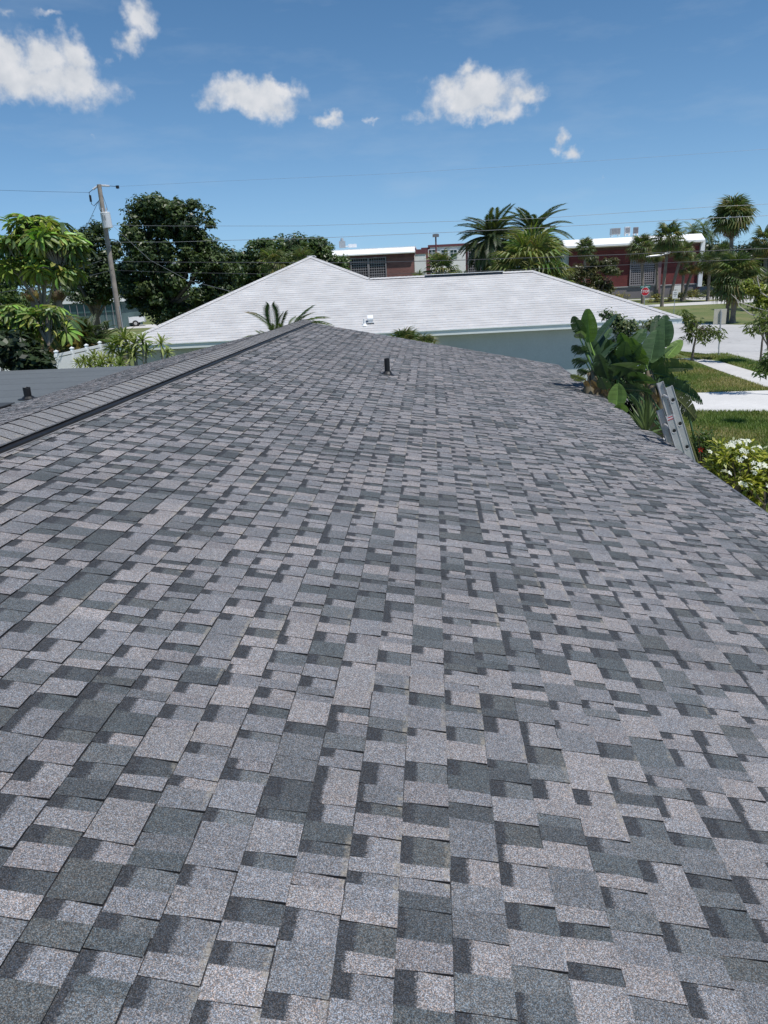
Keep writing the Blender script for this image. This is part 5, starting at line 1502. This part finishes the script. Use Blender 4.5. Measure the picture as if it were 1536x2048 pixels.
# ---- shrubs bottom right
sh0 = on(1510, 1012, .0); sh0 = Vector((5.35, 12.2, 0))
def twig_shrub(name, base, Y, lobes, label, nst, leaf, pal, nleaf, cat='shrub', rr=.02, flowers=None, barkc=(.13, .105, .075)):
    root = empty(name, base, label, cat)
    tips = []
    k = Y/F_PX/.93
    tot = sum(l[2]*l[3] for l in lobes)
    for (px, py, hw, hh) in lobes:
        c = at(px, py, Y) - base
        for _ in range(max(2, int(nst*hw*hh/tot))):
            d = unit(1)[0]; q = R.uniform(.3, 1)**.5
            tips.append(Vector((c.x + d[0]*hw*k*q, c.y + d[1]*hw*k*q*.9, c.z + d[2]*hh*k*q)))
    m = MB()
    forks = [Vector((R.uniform(-.45, .45), R.uniform(-.4, .4), R.uniform(.45, .85))) for _ in range(9)]
    for f in forks: m.tube([(R.uniform(-.12, .12), R.uniform(-.12, .12), 0), f*.5 + Vector((R.uniform(-.05, .05), 0, 0)), f], [rr*1.5, rr*1.2, rr], 6, barkc)
    for t in tips:
        f = min(forks, key=lambda q: (q-t).length + R.uniform(0, .25)); md = f.lerp(t, .5) + Vector((R.uniform(-.06, .06), R.uniform(-.06, .06), -.06))
        m.tube([f, md, t], [rr*.75, rr*.5, rr*.25], 5, barkc)
    m.build('stem', M_ATTR, root)
    Vs, Cs = [], []
    pal_ = np.array(pal)
    for t in tips:
        n = int(nleaf*R.uniform(.6, 1.4)); d = unit(n); d[:, 2] = d[:, 2]*.55 + .12
        p = np.array(t) + d*NP.uniform(.02, .14, n)[:, None]
        # each leaf: long blade pointing outward
        tg = d/np.linalg.norm(d, axis=1, keepdims=True) + unit(n)*.35; tg /= np.linalg.norm(tg, axis=1, keepdims=True)
        s = np.cross(tg, unit(n)*.5 + np.array([0, 0, 1.])); s /= np.linalg.norm(s, axis=1, keepdims=True)
        L = leaf*NP.uniform(.7, 1.25, n)[:, None]
        Vs.append(np.stack([p, p + tg*L*.5 + s*L*.19, p + tg*L + np.array([0, 0, -.18])*L, p + tg*L*.5 - s*L*.19], axis=1))
        Cs.append(pal_[NP.integers(0, len(pal_), n)]*NP.uniform(.8, 1.2, (n, 1)))
    cards('foliage', np.concatenate(Vs), np.concatenate(Cs), M_LEAF, root)
    return root
pl_root = twig_shrub('frangipani_shrub', sh0, 12.1, [(1440, 930, 26, 26), (1470, 905, 36, 18), (1500, 925, 36, 34), (1530, 950, 30, 50), (1480, 960, 40, 34), (1560, 940, 40, 50), (1500, 1000, 30, 26), (1440, 960, 18, 26)],
    'yellow green flowering shrub with clusters of white blossoms at the right edge beside the roof', 110, .125, [(.34, .36, .05), (.28, .32, .05), (.40, .39, .075), (.17, .22, .045)], 26)
def flower_cluster(root, p, r, n):
    m = MB()
    for i in range(n):
        d = Vector((R.uniform(-1, 1), R.uniform(-1, .6), R.uniform(-.3, 1))).normalized(); c = p + Vector((d.x*r*1.25, d.y*r, d.z*r*.8 + R.uniform(-.02, .02))); nn = (d + Vector((0, -.3, .7))).normalized()
        a = nn.cross(Vector((.3, .5, .1))).normalized(); b_ = nn.cross(a)
        for k in range(5):
            t = 2*math.pi*k/5 + i; e_ = a*math.cos(t) + b_*math.sin(t); f = a*math.cos(t+.55) + b_*math.sin(t+.55); g_ = a*math.cos(t-.45) + b_*math.sin(t-.45); s = .042
            m.face([c, c + g_*s*.75 + nn*.008, c + e_*s*1.15 + nn*.004, c + f*s*.8 + nn*.012], (.80, .80, .76))
    return m.build('blossom_cluster', M_PETAL, root)
def z7(x, y): return 1300 + x/6.51, 780 + y/6.51
for (x, y, r, n) in ((1110, 700, .085, 9), (1180, 690, .09, 10), (1250, 685, .07, 7), (1045, 750, .06, 6), (970, 725, .04, 4), (1300, 795, .06, 6), (1385, 775, .075, 8), (755, 820, .045, 5), (1200, 895, .075, 7), (1380, 975, .065, 7), (1450, 985, .075, 8), (1490, 1015, .05, 5), (965, 1100, .10, 12), (1345, 1085, .04, 4), (1200, 1235, .07, 7), (1280, 1235, .045, 4), (1365, 1040, .03, 3), (1500, 1255, .06, 6), (1530, 770, .05, 5), (1210, 790, .03, 3)):
    flower_cluster(pl_root, at(*z7(x, y), 11.6 + R.uniform(-.25, .15)) - sh0, r*.70, max(2, int(n*.45)))
hb = twig_shrub('hibiscus_shrub', Vector((4.75, 12.9, 0)), 12.9, [(1395, 880, 16, 22), (1412, 868, 14, 18), (1425, 890, 18, 16), (1395, 905, 16, 24), (1405, 930, 22, 24)], 'small fine leaved green shrub with one red flower just right of the ladder', 60, .07, [(.075, .13, .03), (.055, .10, .025), (.10, .15, .035)], 26, rr=.010)
m = MB(); p = at(1401, 899, 12.55) - Vector((4.75, 12.9, 0))
for k in range(5):
    t = 2*math.pi*k/5; a = Vector((math.cos(t), -.3, math.sin(t))); b_ = Vector((math.cos(t+.6), -.3, math.sin(t+.6)))
    m.face([p, p + a*.035, p + (a+b_)*.030, p + b_*.035], (.55, .02, .015))
m.build('flower', M_PETAL, hb)
twig_shrub('weedy_shrub', Vector((5.1, 13.6, 0)), 13.4, [(1430, 905, 22, 14), (1445, 885, 16, 12), (1450, 925, 22, 18)], 'thin straggly green shrub behind the white flowering one', 34, .06, [(.13, .16, .035), (.09, .13, .03)], 18, rr=.008)

# ---- young street trees, right
def drooping_tree(label, px_base, py_base, crown, Y=None, leafpal=((.13, .17, .045), (.10, .14, .04), (.17, .20, .06)), n=26, L=.30):
    b0 = on(px_base, py_base, 0); Y = b0.y
    root = empty('young_tree', (b0.x, b0.y, 0), label, 'tree', 'young street trees')
    tips = []
    for (px, py, hw, hh) in crown:
        c = at(px, py, Y) - b0; k = Y/F_PX/.93
        for _ in range(max(3, int(n*hw*hh/(sum(l[2]*l[3] for l in crown))))):
            d = unit(1)[0]; tips.append(Vector((c.x + d[0]*hw*k, d[1]*hw*k, c.z + d[2]*hh*k*.8)))
    m = MB(); zt = max(t.z for t in tips); cx_ = sum(t.x for t in tips)/len(tips)
    top = Vector((cx_*.7, 0, zt*.62))
    m.tube([(0, 0, 0), (cx_*.15, 0, zt*.25), tuple(top)], [.075, .055, .04], 7)
    for t in tips: m.tube([tuple(top), tuple(top.lerp(t, .6) + Vector((0, 0, .15))), tuple(t)], [.025, .015, .006], 4)
    m.build('trunk', M_BARK, root)
    V, C = [], []; pal = np.array(leafpal)
    for t in tips:
        q = 34; d = unit(q); d[:, 2] = -abs(d[:, 2])*.8 - .15
        p = np.array(t) + unit(q)*.20; tg = d/np.linalg.norm(d, axis=1, keepdims=True); s = np.cross(tg, unit(q)); s /= np.linalg.norm(s, axis=1, keepdims=True); l = L*NP.uniform(.7, 1.2, q)[:, None]
        V.append(np.stack([p, p + tg*l*.5 + s*l*.12, p + tg*l, p + tg*l*.5 - s*l*.12], axis=1)); C.append(pal[NP.integers(0, len(pal), q)]*NP.uniform(.8, 1.2, (q, 1)))
    cards('crown', np.concatenate(V), np.concatenate(C), M_LEAF, root)
    return root
drooping_tree('small young tree with a bent trunk and drooping leaves on the verge by the road', 1384, 721, [(1372, 632, 10, 10), (1385, 645, 14, 12), (1400, 658, 18, 14), (1425, 664, 14, 10), (1395, 672, 16, 8)])
yt = drooping_tree('drooping young tree at the right edge over the pale road', 1545, 790, [(1532, 640, 14, 10), (1512, 650, 10, 7), (1550, 650, 16, 14)], leafpal=((.16, .20, .05), (.12, .16, .04)), n=15, L=.24)
drooping_tree('drooping green branch tips at the right edge above the sidewalk strip', 1575, 850, [(1532, 712, 9, 10), (1524, 730, 7, 8), (1548, 715, 10, 16)], leafpal=((.13, .19, .045), (.10, .15, .04)), n=13, L=.20)
sc = broad_tree('lime_shrub_tree', (at(1530, 640, 36).x, 36, 0), [(1495, 568, 10, 10), (1510, 580, 18, 12), (1528, 600, 22, 12), (1515, 612, 16, 8), (1545, 590, 20, 26)], 60, 60, .15, [(.22, .26, .035), (.17, .22, .03), (.27, .29, .05)], 'feathery lime green branches reaching in from the right edge before the big palm trunk', 1.8, .05, cr=(.2, .36))
m = MB(); 
for pts in (((1545, 625), (1510, 615), (1480, 605), (1462, 588)), ((1545, 640), (1500, 628), (1478, 612), (1470, 590)), ((1545, 600), (1522, 585), (1515, 560), (1516, 550))):
    q = [at(x, y, 35.6) - sc.location for x, y in pts]; m.tube(q, [.035, .03, .022, .010], 5, (.42, .38, .33))
m.build('bare_branch', M_ATTR, sc)
# ---- leafy plants with pale striped blades left of the ridge (behind the flat roof)
def rosette(name, n, L, w, c1, c2, up=.5):
    m = MB()
    for i in range(n):
        a = i*2.39996; e_ = rad(78 - 100*((i+.5)/n)) ; d0 = Vector((math.cos(a)*math.cos(e_), math.sin(a)*math.cos(e_), math.sin(e_)))
        s = Vector((-math.sin(a), math.cos(a), 0)); l = L*R.uniform(.8, 1.1); k = R.uniform(.8, 1.2)
        cc = tuple(q*k for q in (c1 if R.random() < .7 else c2))
        rows = []
        for t, ww in ((0, .35), (.3, .9), (.6, 1.0), (.85, .6), (1, .03)):
            c = d0*l*t + Vector((0, 0, -.30*l*t*t)); rows.append([c - s*w*ww*.5 + Vector((0, 0, .25*w*ww)), c, c + s*w*ww*.5 + Vector((0, 0, .25*w*ww))])
        m.grid(rows, cc)
    return m.build(name, M_GLOSS, mesh_only=True)
ROS = [rosette('leaf_rosette', 26, .62, .085, (.21, .265, .07), (.33, .36, .14)), rosette('leaf_rosette', 22, .58, .09, (.15, .21, .055), (.26, .31, .11)), rosette('leaf_rosette', 24, .66, .08, (.27, .31, .10), (.18, .24, .065))]
def rosette_plant(label, Y, spots, base_px, s0=1.0):
    b0 = at(base_px, 720, Y); root = empty('frangipani_plant', (b0.x, Y, 0), label, 'plant', 'rosette leaved plants by the grey house wall')
    m = MB()
    for (px, py, k) in spots:
        p = at(px, py, Y + R.uniform(-.4, .4)) - root.location
        o = link_mesh('leaf_rosette', R.choice(ROS), root); o.location = p; o.scale = (k*s0,)*3; o.rotation_euler = Euler((R.uniform(-.35, .35), R.uniform(-.35, .35), R.uniform(0, 6.28)), 'XYZ')
        m.tube([(p.x*.3, p.y*.3, 0), (p.x*.7, p.y*.6, p.z*.55), tuple(p)], [.045, .035, .028], 6)
    m.build('stem', plain('grey_stem', (.30, .27, .24), .9, .2, 6) if 'grey_stem' not in bpy.data.materials else bpy.data.materials['grey_stem'], root)
rosette_plant('cluster of pale striped rosette leaves filling the corner between fence and house wall', 24, [(250, 678, 1.0), (235, 690, 1.0), (270, 690, .95), (285, 682, .9), (222, 700, .8), (255, 700, 1.0), (292, 700, .8), (240, 715, .8), (268, 712, .9)], 262)
rosette_plant('lower row of pale rosettes along the foot of the white vinyl fence', 22.5, [(168, 722, .65), (188, 716, .7), (180, 730, .7), (205, 722, .75), (222, 726, .75), (158, 728, .55), (240, 728, .7), (200, 732, .65)], 195)
rosette_plant('lone pale rosette standing higher against the end of the white roof', 24.5, [(322, 688, .78)], 318)
rosette_plant('thin pale rosette close to the grey wall, nearest the ridge', 24.5, [(335, 706, .55)], 334)
# ---- palms just behind our far gable
def tuft(name, label, Y, base_px, fronds, pal, w=1.0):
    b0 = at(base_px, 700, Y); root = empty(name, (b0.x, Y, 0), label, 'palm', 'palms peeping over the far gable')
    crown = None
    for (bx, by, tx, ty, k) in fronds:
        a = at(bx, by, Y) - root.location; b_ = at(tx, ty, Y + R.uniform(-.25, .25)) - root.location; d = b_-a
        o = link_mesh('frond', pal[k % len(pal)], root); o.location = a; s = d.length*.88; o.scale = (s, s, s)
        az = math.atan2(d.y, d.x); el = math.atan2(d.z, math.hypot(d.x, d.y))
        o.rotation_euler = Euler((0, -el - .30, az), 'XYZ'); crown = a
    m = MB(); m.tube([(0, 0, 0), (crown.x*.5, 0, crown.z*.5), tuple(crown)], [.09, .07, .05], 8); m.build('trunk', M_PALMBARK, root)
AREC = [feather_mesh('frond', (.075, .105, .034), nl=28, ll=.34, arch=.42, w=.020, vee=.15, tipdry=True), feather_mesh('frond', (.065, .098, .030), nl=28, ll=.26, arch=.25, w=.022, vee=.2), feather_mesh('frond', (.10, .14, .04), nl=28, ll=.32, arch=.5, w=.020, vee=.2)]
tuft('areca_palm', 'areca palm fronds rising left of the ridge end, one tip browned', 20.5, 548, [(552, 672, 503, 616, 0), (548, 672, 540, 604, 1), (556, 672, 572, 622, 1), (540, 690, 492, 662, 2), (536, 690, 520, 655, 2), (558, 690, 552, 640, 2)], AREC)
tuft('areca_palm', 'low arching areca frond just right of the ridge end', 20.5, 600, [(576, 668, 658, 630, 2), (586, 668, 616, 616, 2), (580, 668, 590, 626, 2), (582, 672, 644, 618, 2), (580, 668, 630, 612, 1)], AREC)
fan_palm(808, 690, 44, 21.0, 'dark fan palm tips showing over the far roof edge before the white house', n=26, pal=FAN_G, dry=0, r=.08, group='palms peeping over the far gable', low=10)
fan_palm(846, 694, 36, 21.2, 'smaller fan palm tips right of the first, over the far roof edge', n=20, pal=FAN_G, dry=0, r=.08, group='palms peeping over the far gable', low=10)

# ---- hedges and lawn tufts
def hedge(px0, px1, py, Y, h, label, pal):
    a, b_ = at(px0, py, Y), at(px1, py, Y)
    root = empty('hedge', ((a.x+b_.x)/2, Y, 0), label, 'hedge', 'yellow hedges before the red building')
    n = max(4, int((b_.x-a.x)/.45)); cl = [(a.x + (b_.x-a.x)*R.random() - root.location.x, R.uniform(-.5, .5), R.uniform(.25, 1)*h*.8, R.uniform(.28, .5)) for _ in range(n*3)]
    V, C = clump_crown(cl, 60, .16, pal); cards('foliage', V, C, M_LEAF, root)
    m = MB()
    for i in range(n): x = (b_.x-a.x)*((i+.5)/n-.5); m.tube([(x, 0, 0), (x+.1, 0, h*.7)], .025, 4)
    m.build('stem', M_BARK, root)
YEL = [(.25, .22, .04), (.20, .20, .035), (.14, .16, .035), (.30, .25, .06)]
hedge(1213, 1258, 592, 104, 1.25, 'clipped yellow hedge at the left end, just past the white roof hip', YEL)
hedge(1298, 1325, 598, 98, 1.35, 'round yellow hedge right of the stop sign', YEL)
hedge(1338, 1368, 596, 98, 1.3, 'yellow hedge behind the small white sign', YEL)
hedge(1366, 1396, 590, 104, 1.3, 'yellow hedge near the right end of the red building', YEL)
hedge(1394, 1432, 592, 102, 1.3, 'darker green hedge right of the yellow ones', [(.06, .085, .025), (.11, .13, .03), (.045, .06, .02)])
hedge(1410, 1450, 580, 108, 2.2, 'tall dark hedge in front of the shaded car park', OAK)
# low pale plants along the plinth
for k, px in enumerate((1218, 1240, 1263, 1279, 1308, 1330, 1350, 1382)):
    pass

def blades(name, regions, n, h, pal, mat=M_GRASS):
    V, C = [], []; pal = np.array(pal)
    for (x0, x1, y0, y1, share, test) in regions:
        q = int(n*share); x = NP.uniform(x0, x1, q); y = y0 + (y1-y0)*NP.uniform(0, 1, q)
        if test is not None: k = test(x, y); x, y = x[k], y[k]
        q = len(x); hh = h*NP.uniform(.5, 1.4, q); a = NP.uniform(0, 6.28, q); lean = NP.uniform(.1, .8, q); w = .008 + .006*NP.uniform(0, 1, q)
        p = np.stack([x, y, np.zeros(q)], 1); s = np.stack([np.cos(a), np.sin(a), np.zeros(q)], 1)*w[:, None]; l = np.stack([-np.sin(a)*lean*hh, np.cos(a)*lean*hh, hh], 1)
        V.append(np.stack([p - s, p + s, p + s*.6 + l*.6, p + l], 1))
        pn = .5 + .5*np.sin(x*1.1 + np.sin(y*.9)*1.5)*np.sin(y*.7 + 1.3*np.sin(x*.5)); i = np.clip((pn*.8 + NP.uniform(-.25, .45, q))*len(pal), 0, len(pal)-1).astype(int)
        C.append(pal[i]*NP.uniform(.75, 1.25, (q, 1)))
    return cards(name, np.concatenate(V), np.concatenate(C), mat, None, 'stuff')
GR = [(0.128, 0.201, 0.049), (0.152, 0.220, 0.055), (0.195, 0.244, 0.067), (0.293, 0.275, 0.110), (0.390, 0.336, 0.159)]
blades('front_lawn', [(5.4, 14.2, 13.0, 24.4, 1, lambda x, y: (y < 23.3 + np.interp(x, [5, 6.5, 7, 8.4, 10.3, 12.2, 14], [-6, -2.9, .2, .9, .45, .2, .1])) & (x < 12.4))], 150000, .11, GR)
blades('verge_grass', [(8.5, 12.4, 27.9, 38.0, .45, lambda x, y: x < 12.4), (13.8, 15.2, 20, 40, .2, None), (9.0, 13.0, 38.8, 45, .2, lambda x, y: x < 12.6), (13, 14.8, 38.0, 41.5, .15, lambda x, y: x < 13.2 + (41.5-y)*.45)], 90000, .09, GR)
print('BUILT', len(bpy.data.objects), sum(len(o.data.polygons) for o in bpy.data.objects if o.type == 'MESH'))
